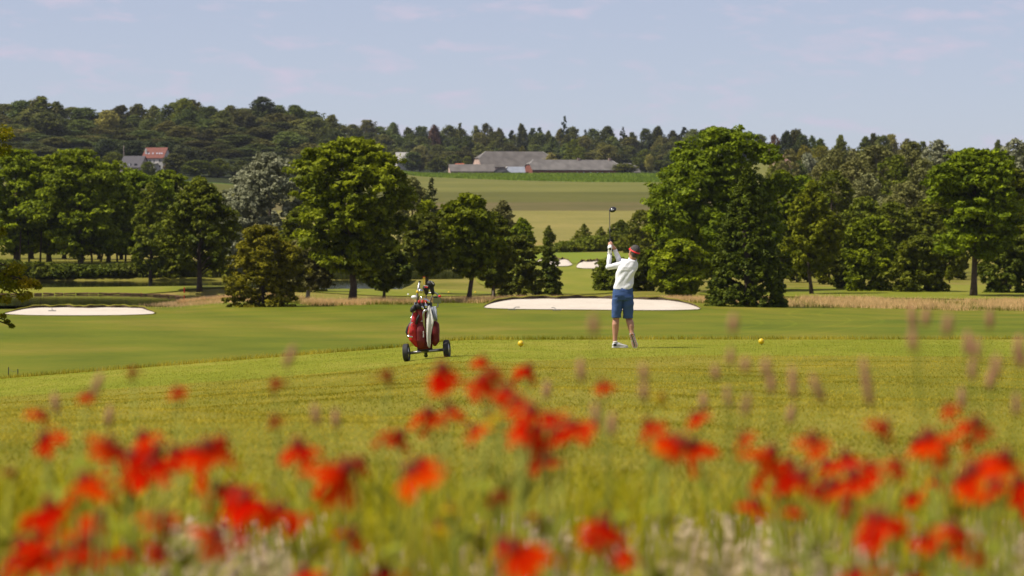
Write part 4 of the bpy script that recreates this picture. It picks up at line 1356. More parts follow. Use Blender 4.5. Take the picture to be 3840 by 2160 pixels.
# ------------------------------------------------------------------ the golfer
M['skin'] = plain('skin', (0.47, 0.245, 0.16), 0.5, 0, 0.10, 12, 0.1, spec=0.35)
M['shirt'] = plain('white_shirt', (0.79, 0.80, 0.84), 0.8, 0, 0.03, 40, 0.15, bscale=300)
M['shorts'] = plain('blue_shorts', (0.040, 0.088, 0.235), 0.8, 0, 0.10, 10, 0.2, bscale=200)
M['belt'] = plain('blue_belt', (0.035, 0.075, 0.22), 0.6)
M['hair'] = plain('grey_hair', (0.055, 0.048, 0.045), 0.65, 0, 0.6, 70, 0.5)
M['visor'] = plain('red_visor', (0.72, 0.03, 0.03), 0.6, 0, 0.05)
M['glove'] = plain('white_glove', (0.78, 0.78, 0.77), 0.5, 0, 0.03)
M['black'] = plain('black_rubber', (0.012, 0.012, 0.013), 0.5)
M['shoe'] = plain('pale_grey_shoe', (0.55, 0.55, 0.56), 0.45, 0, 0.05)
M['sole_white'] = plain('white_sole', (0.72, 0.70, 0.66), 0.5, 0, 0.05)
M['sole_red'] = plain('red_sole', (0.50, 0.02, 0.025), 0.5, 0, 0.05)
M['steel'] = plain('brushed_steel', (0.42, 0.41, 0.40), 0.32, 0.9, 0.08, 15)
M['chrome'] = plain('polished_steel', (0.62, 0.62, 0.63), 0.15, 1.0, 0.03, 15)
M['graphite'] = plain('graphite_shaft', (0.015, 0.015, 0.017), 0.3)

GY = 63.4
GP = Vector(((2338 - 1920) / FPX * GY, GY, 0)); GP.z = tzf(GP.x, GP.y)
golfer = empty('person', GP)
tag(golfer, 'golfer in white long sleeved shirt, blue shorts and red visor finishing a swing', 'person')
V3 = Vector
# joints (x right, y away from the camera, z up)
la, lk, lh = V3((-0.142, 0.02, 0.10)), V3((-0.122, 0.03, 0.47)), V3((-0.085, 0.02, 0.86))
ra, rk, rh = V3((0.140, -0.02, 0.235)), V3((0.090, 0.075, 0.485)), V3((0.075, 0.0, 0.85))
lsh, lel, lwr = V3((0.045, 0.03, 1.392)), V3((-0.245, 0.10, 1.335)), V3((-0.222, 0.20, 1.55))
rsh, rel, rwr = V3((0.185, 0.06, 1.38)), V3((-0.062, 0.27, 1.435)), V3((-0.137, 0.235, 1.635))
hc = V3((0.178, 0.015, 1.592))
hrot = Matrix.Rotation(R(30), 3, 'Z') @ Matrix.Rotation(R(16), 3, 'X') @ Matrix.Rotation(R(12), 3, 'Y')
# grip of the club: up and away from the camera
g0, g1 = V3((-0.232, 0.10, 1.615)), V3((-0.212, 0.30, 1.76))
gd = (V3((-0.207, 0.93, 2.286)) - V3((-0.214, 0.26, 1.727))).normalized()
g0 = V3((-0.214, 0.235, 1.727)) - gd * 0.16
gmid = g0 + gd * 0.09


def hand(mb, wrist, grip_c, gd, side, thick=1.0):
    """palm and five curled fingers closed round the grip axis at grip_c"""
    a = (grip_c - wrist); a = (a - gd * a.dot(gd)).normalized()
    b = gd.cross(a).normalized() * side
    rr = 0.013 * thick
    palm = grip_c - a * 0.036
    mb.limb([wrist, wrist.lerp(palm, 0.6), palm + gd * 0.018], [0.030 * thick, 0.031 * thick, 0.027 * thick], 12)
    mb.limb([wrist.lerp(palm, 0.5), palm - gd * 0.018], [0.028 * thick, 0.025 * thick], 12)
    ln = [0.92, 1.06, 1.0, 0.8]
    for k in range(4):
        c = grip_c + gd * (0.030 - 0.021 * k)
        rad = 0.029
        pts, rads = [], []
        for j in range(6):
            an = R(-150 + 55 * j * ln[k])
            pts.append(c + a * (math.cos(an) * rad * 1.05) + b * (-math.sin(an) * rad))
            rads.append((0.0098 - 0.0005 * j) * thick)
        mb.limb([palm + gd * (0.024 - 0.017 * k)] + pts, [0.011 * thick] + rads, 9)
    # thumb leaves the side of the palm and lies along the grip
    mb.limb([palm + b * 0.022 - gd * 0.004, grip_c + b * 0.032 + gd * 0.022 - a * 0.012, grip_c + b * 0.022 + gd * 0.055 + a * 0.008], [0.0125 * thick, 0.0115 * thick, 0.0095 * thick], 10)


bm_ = MB()
bm_.torso([((-0.005, 0.02, 0.80), 0.135, 0.09, 0), ((-0.005, 0.02, 0.90), 0.135, 0.09, 0), ((0.0, 0.02, 1.02), 0.120, 0.080, 0), ((0.03, 0.03, 1.18), 0.125, 0.080, 0.1), ((0.075, 0.04, 1.33), 0.130, 0.080, 0.15), ((0.12, 0.04, 1.42), 0.09, 0.06, 0.2)])
bm_.limb([lh, lh.lerp(lk, 0.5), lk, lk.lerp(la, 0.22) + V3((-0.004, -0.012, 0)), lk.lerp(la, 0.45), lk.lerp(la, 0.75), la], [0.085, 0.075, 0.054, 0.058, 0.054, 0.039, 0.034])
bm_.limb([rh, rh.lerp(rk, 0.5), rk, rk.lerp(ra, 0.25) + V3((0.008, -0.018, 0)), rk.lerp(ra, 0.5) + V3((0.008, -0.012, 0)), rk.lerp(ra, 0.8), ra], [0.085, 0.075, 0.055, 0.061, 0.057, 0.041, 0.035])
bm_.limb([la, la + V3((0.04, 0.0, -0.06)), la + V3((0.15, 0.02, -0.075))], [0.034, 0.033, 0.026])
bm_.limb([ra, V3((0.152, 0.01, 0.14)), V3((0.182, 0.02, 0.03))], [0.034, 0.032, 0.026])
bm_.limb([lsh, lel, lwr], [0.047, 0.038, 0.027])
bm_.limb([rsh, rel, rwr], [0.047, 0.038, 0.028])
hand(bm_, rwr, gmid + gd * 0.035, gd, 1, 1.05)
bm_.limb([V3((0.125, 0.04, 1.40)), V3((0.145, 0.032, 1.47)), V3((0.165, 0.025, 1.53))], [0.062, 0.055, 0.055])
bm_.ball(hc + V3((0, 0, 0.008)), (0.077, 0.094, 0.100), 20, 14, hrot)
bm_.ball(hc + hrot @ V3((0, 0.045, -0.062)), (0.053, 0.055, 0.055), 14, 10, hrot)
bm_.ball(hc + hrot @ V3((0, 0.099, -0.012)), (0.012, 0.018, 0.022), 10, 8, hrot)     # nose
bm_.ball(hc + hrot @ V3((0, 0.088, -0.052)), (0.024, 0.012, 0.008), 10, 6, hrot)     # lips
bm_.ball(hc + hrot @ V3((0, 0.080, 0.022)), (0.055, 0.018, 0.010), 12, 6, hrot)      # brow
bm_.ball(hc + hrot @ V3((0, 0.085, -0.09)), (0.022, 0.016, 0.016), 10, 6, hrot)      # chin
for s_ in (-1, 1):
    bm_.ball(hc + hrot @ V3((0.080 * s_, -0.005, -0.012)), (0.011, 0.021, 0.034), 10, 8, hrot)   # ears
link('body', fuse(bm_, 'body', 0.0055, 5), M['skin'], golfer)
for s_ in (-1, 1):
    m = MB(); m.ball(hc + hrot @ V3((0.032 * s_, 0.083, 0.004)), (0.012, 0.008, 0.007), 10, 8, hrot); m.build('eye', M['black'], golfer, True)


def folds(p):
    """drapery folds that run from the left waist up to the right shoulder blade"""
    q = V3((p.x * 0.75 + p.z * 1.0, p.y * 1.5, (p.z * 0.75 - p.x * 0.9)))
    f = mnoise.noise(V3((q.x * 3.0, q.y * 4, q.z * 13.0)))
    g = mnoise.noise(V3((p.x * 12, p.y * 12, p.z * 12 + 7)))
    env = (1.0 if p.z < 1.28 else 0.45) * min(1.0, max(0.15, (p.z - 0.97) / 0.06))
    return (0.022 * f - 0.002) * env + 0.003 * g


sm = MB()
sm.torso([((-0.010, 0.02, 0.972), 0.155, 0.112, 0.0), ((-0.008, 0.02, 1.00), 0.155, 0.112, 0.0), ((0.010, 0.022, 1.09), 0.152, 0.108, 0.05), ((0.030, 0.03, 1.18), 0.158, 0.110, 0.1), ((0.055, 0.035, 1.27), 0.170, 0.114, 0.12), ((0.080, 0.04, 1.34), 0.168, 0.112, 0.15), ((0.110, 0.04, 1.40), 0.135, 0.090, 0.2), ((0.140, 0.035, 1.45), 0.068, 0.066, 0.25)])
sm.limb([V3((0.09, 0.035, 1.37)), lsh, lsh.lerp(lel, 0.5), lel, lel.lerp(lwr, 0.5), lwr], [0.075, 0.068, 0.059, 0.050, 0.045, 0.037])
sm.limb([V3((0.16, 0.04, 1.38)), rsh, rsh.lerp(rel, 0.5), rel, rel.lerp(rwr, 0.5), rwr - (rwr - rel).normalized() * 0.03], [0.072, 0.068, 0.058, 0.050, 0.045, 0.037])
shirt = link('shirt', fuse(sm, 'shirt', 0.0055, 6, 0.5, folds), M['shirt'], golfer)
m = MB()
cy = [V3((0.148, 0.032, 1.447)), V3((0.156, 0.030, 1.478))]
rings = []
for c, r1 in ((cy[0], 0.071), (cy[1], 0.064), (cy[1], 0.058), (cy[0], 0.062)):
    rings.append([c + V3((r1 * math.cos(2 * math.pi * k / 20) * 1.05, r1 * math.sin(2 * math.pi * k / 20), 0.022 * math.sin(2 * math.pi * k / 20) - 0.018 * math.cos(2 * math.pi * k / 20))) for k in range(20)])
m.rings(rings + [rings[0]], False)
m.build('collar', M['shirt'], golfer, True)


def folds2(p):
    f = mnoise.noise(V3((p.x * 8 + p.z * 4, p.y * 6, p.z * 13 - p.x * 7)))
    return 0.010 * f


pm = MB()
pm.torso([((-0.008, 0.02, 0.79), 0.172, 0.118, 0), ((-0.008, 0.02, 0.86), 0.178, 0.122, 0), ((-0.006, 0.02, 0.94), 0.166, 0.116, 0), ((-0.006, 0.02, 1.00), 0.152, 0.108, 0)])
pm.torso([((-0.118, 0.025, 0.500), 0.080, 0.088, 0), ((-0.115, 0.025, 0.58), 0.084, 0.092, 0), ((-0.100, 0.02, 0.70), 0.092, 0.100, 0), ((-0.092, 0.02, 0.82), 0.094, 0.108, 0)])
pm.torso([((0.078, 0.055, 0.490), 0.083, 0.088, 0), ((0.080, 0.045, 0.58), 0.085, 0.092, 0), ((0.080, 0.025, 0.70), 0.090, 0.100, 0), ((0.076, 0.02, 0.82), 0.092, 0.108, 0)])
shorts = link('shorts', fuse(pm, 'shorts', 0.0065, 3, 0.5, folds2), M['shorts'], golfer)
for xx, zz, nm in ((-0.085, 0.865, 0), (0.085, 0.850, 1)):
    m = MB(); m.box((xx, -0.1055, zz), (0.115, 0.012, 0.036), Matrix.Rotation(R(-6), 3, 'Y')); m.build('pocket_flap', M['shorts'], shorts, False, 0.004)
m = MB()
rings = []
for zz, k_ in ((0.965, 1.0), (1.003, 1.0), (1.003, 0.93), (0.965, 0.93)):
    rings.append([V3((-0.006 + 0.160 * k_ * math.cos(2 * math.pi * k / 28), 0.02 + 0.113 * k_ * math.sin(2 * math.pi * k / 28), zz - 0.02 - 0.03 * math.cos(2 * math.pi * k / 28) * 0.5)) for k in range(28)])
m.rings(rings + [rings[0]], False)
m.build('waistband', M['belt'], golfer, True)
# hair, cropped at the nape, and the visor band round it
m = MB(); m.ball(hc + hrot @ V3((0, -0.012, 0.024)), (0.0815, 0.094, 0.096), 22, 16, hrot); m.ball(hc + hrot @ V3((0, -0.045, -0.025)), (0.069, 0.056, 0.062), 16, 10, hrot)
link('hair', fuse(m, 'hair', 0.005, 2, 0.5, lambda p: 0.004 * mnoise.noise(p * 60)), M['hair'], golfer)
m = MB()
rings = []
for dz, k_ in ((-0.011, 1.0), (0.012, 0.985), (0.012, 0.93), (-0.011, 0.945)):
    ring = []
    for k in range(32):
        t = 2 * math.pi * k / 32
        hb = 1.0 + 0.45 * max(0, math.sin(t))
        ring.append(hc + hrot @ V3((0.0885 * k_ * math.cos(t), -0.006 + 0.106 * k_ * math.sin(t), 0.018 + dz * hb + 0.012 * math.sin(t))))
    rings.append(ring)
m.rings(rings + [rings[0]], False)
vs = m.build('visor', M['visor'], golfer, True)
m = MB()
br = []
for k in range(13):
    t = R(15 + 150 * k / 12)
    br.append(((0.088 * math.cos(t), -0.006 + 0.105 * math.sin(t), 0.024), (0.098 * math.cos(t), 0.0 + 0.125 * math.sin(t) ** 1.3, 0.012)))
top_ = [hc + hrot @ V3(q) for pr_ in br for q in pr_]
m.add(top_ + [q - V3((0, 0, 0.004)) for q in top_], [(2 * k, 2 * k + 1, 2 * k + 3, 2 * k + 2) for k in range(12)] + [(26 + 2 * k + 2, 26 + 2 * k + 3, 26 + 2 * k + 1, 26 + 2 * k) for k in range(12)] + [(2 * k + 1, 26 + 2 * k + 1, 26 + 2 * k + 3, 2 * k + 3) for k in range(12)])
m.build('brim', M['visor'], vs)
# gloved left hand
gm = MB()
hand(gm, lwr, gmid - gd * 0.035, gd, -1, 1.12)
gm.limb([lwr - V3((0, 0, 0.02)), lwr + V3((0, 0, 0.02))], [0.040, 0.038])
gl = link('glove', fuse(gm, 'glove', 0.0045, 3), M['glove'], golfer)
m = MB()
dw = (gmid - lwr).normalized()
rings = []
for tt_, rr_ in ((-0.002, 0.0425), (0.010, 0.0420), (0.010, 0.037), (-0.002, 0.037)):
    c = lwr + dw * tt_
    a = dw.cross(V3((0, 1, 0))).normalized(); b = dw.cross(a)
    rings.append([c + a * (rr_ * math.cos(2 * math.pi * k / 18)) + b * (rr_ * math.sin(2 * math.pi * k / 18)) for k in range(18)])
m.rings(rings + [rings[0]], False)
m.build('wrist_strap', M['black'], gl, True)


def shoe(name_parts, rot, loc, sole_col):
    """a golf shoe along +x, sole at z = 0; built from lofted sections"""
    rt = link('shoe', None, None, golfer)
    rt.location = loc
    rt.rotation_mode = 'QUATERNION'
    rt.rotation_quaternion = rot.to_quaternion()
    secs = [(-0.125, 0.026, 0.030, 0.060), (-0.115, 0.036, 0.024, 0.085), (-0.07, 0.039, 0.022, 0.098), (-0.03, 0.040, 0.022, 0.092), (0.02, 0.045, 0.022, 0.066), (0.07, 0.048, 0.022, 0.054), (0.11, 0.042, 0.024, 0.046), (0.135, 0.026, 0.026, 0.038)]
    rings = []
    for x, hw, z0, z1 in secs:
        ring = []
        for k in range(16):
            t = 2 * math.pi * k / 16
            s_, c_ = math.sin(t), math.cos(t)
            ring.append(V3((x, hw * math.copysign(abs(c_) ** 0.7, c_) * (1.0 if s_ < 0 else 0.9), (z0 + z1) / 2 + (z1 - z0) / 2 * math.copysign(abs(s_) ** 0.8, s_))))
        rings.append(ring)
    m = MB(); m.rings(rings); m.build('upper', M['shoe'], rt, True)
    m = MB()
    ol = [(-0.128, 0.022), (-0.115, 0.037), (-0.06, 0.038), (-0.01, 0.037), (0.04, 0.045), (0.085, 0.050), (0.12, 0.040), (0.140, 0.016)]
    pts = [(x, y) for x, y in ol] + [(x, -y) for x, y in reversed(ol)]
    n = len(pts)
    m.add([(x, y, 0.0) for x, y in pts] + [(x, y, 0.026) for x, y in pts], [tuple(range(n - 1, -1, -1)), tuple(range(n, 2 * n))] + [(i, (i + 1) % n, n + (i + 1) % n, n + i) for i in range(n)])
    sl = m.build('sole', M['sole_white'], rt, False, 0.003)
    for s_ in (-1, 1):
        for k in range(7):
            if s_ == 1 and k in (3,):
                continue
            x = -0.10 + 0.034 * k
            m = MB(); m.box((x, 0.024 * s_, -0.004), (0.016, 0.015, 0.012)); m.build('cleat', M['sole_red'], sl, False, 0.002)
    m = MB(); m.box((0.0, 0.002, -0.003), (0.21, 0.013, 0.010)); m.build('shank', M['black'], sl)
    m = MB(); m.box((-0.085, -0.0375, 0.05), (0.05, 0.008, 0.036)); m.build('heel_patch', M['black'], rt, False, 0.003)
    for k in range(4):
        m = MB(); m.tube([(-0.005 + 0.02 * k, -0.022, 0.089 - 0.011 * k), (-0.003 + 0.02 * k, 0, 0.094 - 0.011 * k), (-0.005 + 0.02 * k, 0.022, 0.089 - 0.011 * k)], 0.003, 5); m.build('lace', M['white_paint'], rt)
    m = MB(); m.tube([(-0.075, 0, 0.088), (-0.078, 0, 0.108)], [0.037, 0.038], 14); m.build('sock', M['white_paint'], rt, True)
    return rt


gz = 0.004
shoe('left', Matrix.Rotation(R(8), 3, 'Z'), V3((-0.060, 0.015, gz)), 0)
# right shoe stands on its toe, sole toward the camera
xd = V3((0.075, 0.03, -0.245)).normalized()          # heel to toe
zd = V3((0.10, 0.90, 0.15)); zd = (zd - xd * zd.dot(xd)).normalized()     # away from the sole
yd = zd.cross(xd)
shoe('right', Matrix((xd, yd, zd)).transposed(), V3((0.163, -0.035, 0.128)), 1)

# the driver he holds
club = empty('golf_club', GP)
tag(club, 'black driver held up in the golfer\'s hands', 'golf club')
tip = V3((-0.207, 0.93, 2.286))
m = MB(); m.tube([g0, g0 + gd * 0.27], [0.0145, 0.012], 12); m.build('grip', M['black'], club, True)
m = MB(); m.tube([g0 + gd * 0.25, tip], [0.0075, 0.0055], 10); m.build('shaft', M['graphite'], club, True)
m = MB(); m.ball(tip + V3((0.055, 0.0, 0.0)), (0.062, 0.055, 0.040), 22, 14, Matrix.Rotation(R(-20), 3, 'Y') @ Matrix.Rotation(R(35), 3, 'X'))
hd = m.build('club_head', plain('driver_head', (0.03, 0.03, 0.034), 0.22, 0.3, 0.2, 20, spec=0.7), club, True)
m = MB(); m.box(tip + V3((0.05, -0.052, 0.0)), (0.045, 0.006, 0.018), Matrix.Rotation(R(-20), 3, 'Y')); m.build('sole_plate', M['chrome'], hd)
m = MB(); m.tube([tip - gd * 0.03, tip + V3((0.012, 0, 0.008))], [0.009, 0.011], 10); m.build('hosel', M['graphite'], club, True)

# ------------------------------------------------------------------ trolley, bag, clubs
CY = 60.0
CP = Vector(((1600 - 1920) / FPX * CY, CY, 0)); CP.z = tzf(CP.x, CP.y)


def cc(cx, cy, y=0.0):
    """crop pixels of the trolley study to local metres"""
    return V3(((cx - 483) / 965.0, y, (1323 - cy) / 965.0))


M['tyre'] = plain('tyre_rubber', (0.035, 0.035, 0.036), 0.7, 0, 0.25, 25)
M['bag_red'] = plain('red_bag_cloth', (0.42, 0.012, 0.010), 0.55, 0, 0.3, 8, 0.4)
M['bag_dark'] = plain('dark_red_bag_cloth', (0.13, 0.006, 0.008), 0.6, 0, 0.2, 8, 0.3)
M['bag_black'] = plain('black_bag_cloth', (0.018, 0.017, 0.018), 0.6, 0, 0.3, 10, 0.3)
M['towel'] = plain('white_towel', (0.72, 0.71, 0.67), 0.95, 0, 0.08, 60, 0.6)
M['greycloth'] = plain('grey_cloth', (0.30, 0.33, 0.38), 0.9, 0, 0.15, 40, 0.4)
M['olivebox'] = plain('olive_plastic', (0.17, 0.19, 0.07), 0.5)

trol = empty('golf_trolley', CP); tag(trol, 'two wheeled grey golf trolley on the edge of the tee', 'golf trolley')
for c_, nm in ((cc(177, 1228, -0.02), 0), (cc(785, 1171, 0.03), 1)):
    wr = link('wheel', None, None, trol); wr.location = c_
    wr.rotation_euler = (0, R(-4), R(-8))
    prof = [(0.095, -0.040), (0.128, -0.042), (0.135, -0.030), (0.1375, 0.0), (0.135, 0.030), (0.128, 0.042), (0.095, 0.040)]
    rings = [[V3((x, r1 * math.cos(2 * math.pi * k / 32), r1 * math.sin(2 * math.pi * k / 32))) for k in range(32)] for r1, x in prof]
    m = MB(); m.rings(rings + [rings[0]], False)
    ty = m.build('tyre', M['tyre'], wr, True)
    for k in range(4):
        xg = -0.027 + 0.018 * k
        m = MB(); m.rings([[V3((xg + dx, r1 * math.cos(2 * math.pi * j / 32), r1 * math.sin(2 * math.pi * j / 32))) for j in range(32)] for dx, r1 in ((-0.004, 0.134), (-0.004, 0.1395), (0.004, 0.1395), (0.004, 0.134))], False); m.build('tread_rib', M['tyre'], ty)
    m = MB(); m.rings([[V3((x, r1 * math.cos(2 * math.pi * k / 24), r1 * math.sin(2 * math.pi * k / 24))) for k in range(24)] for r1, x in ((0.02, -0.036), (0.097, -0.030), (0.097, 0.030), (0.02, 0.036))]); m.build('rim', M['steel'], wr, True)
m = MB(); m.tube([cc(215, 1236), cc(480, 1208), cc(750, 1184)], 0.023, 14); m.build('axle', M['steel'], trol, True)
m = MB(); m.tube([cc(482, 1215, 0.0), cc(470, 1080, -0.02), cc(452, 850, -0.10), cc(437, 660, -0.16), cc(441, 615, -0.165), cc(462, 590, -0.165), cc(500, 583, -0.16)], 0.019, 12); m.build('frame_tube', M['steel'], trol, True)
m = MB(); m.tube([cc(485, 1200, 0.02), cc(500, 900, 0.12), cc(560, 560, 0.18), cc(650, 545, 0.20), cc(657, 400, 0.20), cc(640, 352, 0.2), cc(600, 327, 0.2), cc(490, 336, 0.2)], 0.014, 12); m.build('handle', M['steel'], trol, True)
m = MB(); m.tube([cc(468, 1195, 0.05), cc(466, 1280, 0.22)], [0.022, 0.028], 12); m.ball(cc(466, 1280, 0.22), 0.032); m.build('front_foot', M['black'], trol, True)
m = MB(); m.tube([cc(440, 745, -0.13), cc(370, 765, -0.08)], 0.008, 8); m.tube([cc(500, 580, -0.15), cc(365, 600, -0.06)], 0.009, 8); m.ball(cc(363, 600, -0.06), 0.014); m.build('bag_bracket', M['chrome'], trol, True)
m = MB(); m.box(cc(640, 448, 0.17), (0.125, 0.03, 0.085)); bx_ = m.build('card_holder', M['olivebox'], trol, False, 0.006)
m = MB(); m.ball(cc(676, 382, 0.17), 0.022); m.build('red_ball', M['visor'], bx_, True)
m = MB(); m.box(cc(670, 352, 0.17), (0.025, 0.012, 0.02)); m.build('green_tag', plain('lime_plastic', (0.2, 0.6, 0.08)), bx_)
m = MB(); m.tube([cc(580, 395, 0.17), cc(640, 395, 0.19)], 0.012, 8); m.build('clamp', M['black'], bx_, True)

bag = empty('golf_bag', CP); tag(bag, 'red and black golf bag standing on the trolley', 'golf bag')


def pouch(secs, n=20):
    m = MB()
    m.torso([(cc(cx, cy, y), a, b, 0) for cx, cy, y, a, b in secs], n)
    return m


m = pouch([(455, 1200, 0.06, 0.105, 0.08), (452, 1150, 0.05, 0.125, 0.10), (440, 900, 0.02, 0.140, 0.115), (432, 700, 0.0, 0.130, 0.11), (430, 560, -0.01, 0.128, 0.105)])
bdy = link('body', fuse(m, 'bag_body', 0.008, 4, 0.5, lambda p: 0.006 * mnoise.noise(V3((p.x * 9, p.y * 9, p.z * 5)))), M['bag_dark'], bag)
m = pouch([(455, 1215, 0.06, 0.118, 0.09), (455, 1165, 0.06, 0.122, 0.095)]); m.build('base', M['bag_black'], bag, True)
m = pouch([(345, 1140, -0.05, 0.03, 0.05), (290, 1040, -0.06, 0.075, 0.08), (270, 930, -0.06, 0.080, 0.085), (285, 820, -0.05, 0.065, 0.075), (300, 700, -0.04, 0.048, 0.06), (310, 620, -0.03, 0.035, 0.05)])
link('side_pocket', fuse(m, 'side_pocket', 0.008, 4, 0.5, lambda p: 0.010 * mnoise.noise(V3((p.x * 16 + p.z * 8, p.y * 9, p.z * 12)))), M['bag_red'], bag)
m = pouch([(605, 1130, 0.0, 0.02, 0.05), (615, 1060, 0.0, 0.062, 0.09), (618, 900, 0.0, 0.066, 0.1), (618, 790, 0.0, 0.058, 0.09), (600, 750, 0.0, 0.03, 0.06)])
link('side_pocket', fuse(m, 'side_pocket', 0.008, 4, 0.5, lambda p: 0.006 * mnoise.noise(V3((p.x * 12, p.y * 9, p.z * 9)))), M['bag_dark'], bag)
m = pouch([(400, 1150, -0.09, 0.05, 0.03), (400, 1050, -0.11, 0.072, 0.045), (395, 900, -0.11, 0.07, 0.045), (392, 800, -0.10, 0.055, 0.03)])
fp = link('front_pocket', fuse(m, 'front_pocket', 0.007, 4), M['bag_dark'], bag)
m = pouch([(215, 1010, 0.02, 0.02, 0.05), (190, 920, 0.02, 0.03, 0.06), (200, 850, 0.02, 0.025, 0.05), (240, 780, 0.02, 0.02, 0.05)]); m.build('rain_hood_pocket', M['bag_black'], bag, True)
m = MB(); m.torso([(cc(430, 575, -0.01), 0.138, 0.115, 0), (cc(430, 520, -0.01), 0.142, 0.118, 0), (cc(432, 470, -0.01), 0.138, 0.115, 0)], 24); m.build('collar', M['bag_black'], bag, True)
for k in range(3):
    m = MB(); m.tube([cc(372 + 50 * k, 480, -0.12), cc(372 + 50 * k, 440, -0.10)], 0.02, 10); m.build('divider', M['bag_red'], bag, True)
m = MB(); m.tube([cc(325, 800, -0.13), cc(345, 720, -0.14), cc(375, 655, -0.13)], [0.016, 0.02, 0.014], 8, True, 0.5); m.build('strap', M['bag_black'], bag, True)
for k in range(5):
    m = MB(); m.box(cc(437, 905 + 20 * k, -0.155), (0.016, 0.008, 0.012)); m.build('logo_mark', M['white_paint'], fp)
m = MB(); m.box(cc(262, 775, -0.13), (0.03, 0.008, 0.014), Matrix.Rotation(R(-20), 3, 'Y')); m.build('logo_mark', M['white_paint'], bag)


def cloth(label, pts_l, pts_r, y, mat, name):
    rt = empty(name, CP); tag(rt, label, 'towel')
    n = len(pts_l)
    vs, fs = [], []
    nx = 9
    for i in range(n):
        for j in range(nx):
            f = j / (nx - 1)
            p = cc(*pts_l[i]).lerp(cc(*pts_r[i]), f)
            p.y = y[i] + 0.016 * math.sin(f * 11 + i * 0.6) * min(1, 0.3 + i * 0.3)
            vs.append(p)
    k = len(vs)
    vs += [p + V3((0.0, 0.008, 0)) for p in vs]
    for i in range(n - 1):
        for j in range(nx - 1):
            a = i * nx + j
            fs.append((a, a + 1, a + nx + 1, a + nx))
            fs.append((k + a + nx, k + a + nx + 1, k + a + 1, k + a))
    for i in range(n - 1):
        a = i * nx
        fs.append((a, a + nx, k + a + nx, k + a)); a += nx - 1
        fs.append((a + nx, a, k + a, k + a + nx))
    for j in range(nx - 1):
        a = (n - 1) * nx + j
        fs.append((a, a + 1, k + a + 1, k + a))
    m = MB(); m.add(vs, fs); m.build('cloth', mat, rt, True)


cloth('white towel hanging down the back of the golf bag', [(508, 520), (490, 600), (484, 760), (484, 900), (487, 1040), (500, 1120), (515, 1150)], [(532, 515), (560, 610), (598, 740), (575, 840), (550, 960), (548, 1090), (535, 1155)], [-0.14, -0.16, -0.19, -0.18, -0.17, -0.15, -0.14], M['towel'], 'towel')
cloth('grey blue cloth hanging right of the white towel on the bag', [(535, 530), (545, 590), (575, 670), (605, 750)], [(620, 528), (638, 580), (645, 670), (650, 745)], [-0.10, -0.13, -0.14, -0.14], M['greycloth'], 'grey_cloth')


def wood_club(label, foot, neck, head, hr, mat, rot=0, stripe=None, cover=False):
    rt = empty('golf_club', CP); tag(rt, label, 'golf club')
    m = MB(); m.tube([foot, neck], 0.0075, 8); m.build('shaft', M['chrome'] if not cover else M['graphite'], rt, True)
    m = MB(); m.ball(head, hr, 18, 12, Matrix.Rotation(R(rot), 3, 'Y'))
    if cover:
        m.limb([neck, head + V3((0, 0, -hr[2] * 0.4))], [0.030, 0.042])
        h_ = link('headcover', fuse(m, 'headcover', 0.006, 3), mat, rt)
    else:
        h_ = m.build('club_head', mat, rt, True)
    if stripe:
        for q, d in stripe:
            m = MB(); m.box(head + V3(q), d, Matrix.Rotation(R(rot + 20), 3, 'Y')); m.build('stripe', M['white_paint'] if d[2] < 0.02 else M['visor'], h_)
    return rt


B0 = lambda x, y=0.0: cc(430 + x, 640, y)
wood_club('club with big black headcover, tallest in the bag', B0(60, 0.04), cc(575, 330, 0.04), cc(545, 195, 0.04), (0.068, 0.055, 0.050), M['bag_black'], 25, [((0.015, -0.052, 0.035), (0.030, 0.010, 0.010)), ((0.035, -0.05, 0.01), (0.028, 0.010, 0.010))], True)
wood_club('club with black headcover with white and red stripe in front of the tallest', B0(30, -0.02), cc(480, 330, -0.03), cc(478, 250, -0.04), (0.060, 0.052, 0.044), M['bag_black'], -8, [((-0.01, -0.050, 0.034), (0.07, 0.010, 0.009)), ((0.0, -0.052, 0.014), (0.05, 0.008, 0.022))], True)
wood_club('shiny silver wood head on a steel shaft in the middle of the bag', B0(-20, -0.06), cc(405, 380, -0.08), cc(394, 294, -0.09), (0.044, 0.040, 0.034), M['chrome'], 15)
wood_club('pale silver club head leaning out at the left of the bag', B0(-80, -0.06), cc(300, 470, -0.08), cc(296, 392, -0.08), (0.048, 0.040, 0.032), M['white_paint'], 5)
for k, (x0, y0, x1, y1, lab) in enumerate([(420, 600, 490, 430, 'iron head rising right of the middle of the bag'), (450, 600, 520, 450, 'iron head at the right rim of the bag'), (400, 600, 440, 545, 'low iron head at the front rim of the bag'), (440, 600, 490, 520, 'bluish iron head above the white towel')]):
    rt = empty('golf_club', CP); tag(rt, lab, 'golf club')
    a, b = cc(x0, y0 + 60, -0.05), cc(x1, y1, -0.09 - 0.01 * k)
    m = MB(); m.tube([a, b], 0.006, 8); m.build('shaft', M['chrome'], rt, True)
    m = MB(); m.ball(b + V3((-0.015, -0.01, 0.0)), (0.040, 0.010, 0.022), 14, 8, Matrix.Rotation(R(25 + 20 * k), 3, 'Y')); m.build('club_head', M['chrome'], rt, True)
rt = empty('umbrella', CP); tag(rt, 'umbrella handle with black tip standing at the left of the bag', 'umbrella')
m = MB(); m.tube([cc(345, 620, 0.05), cc(338, 360, 0.05), cc(375, 165, 0.05)], 0.016, 10); m.build('handle', M['steel'], rt, True)
m = MB(); m.tube([cc(374, 170, 0.05), cc(380, 148, 0.05)], 0.018, 10); m.build('tip', M['black'], rt, True)
rt = empty('golf_ball', CP); tag(rt, 'yellow ball wedged behind the silver club heads', 'ball')
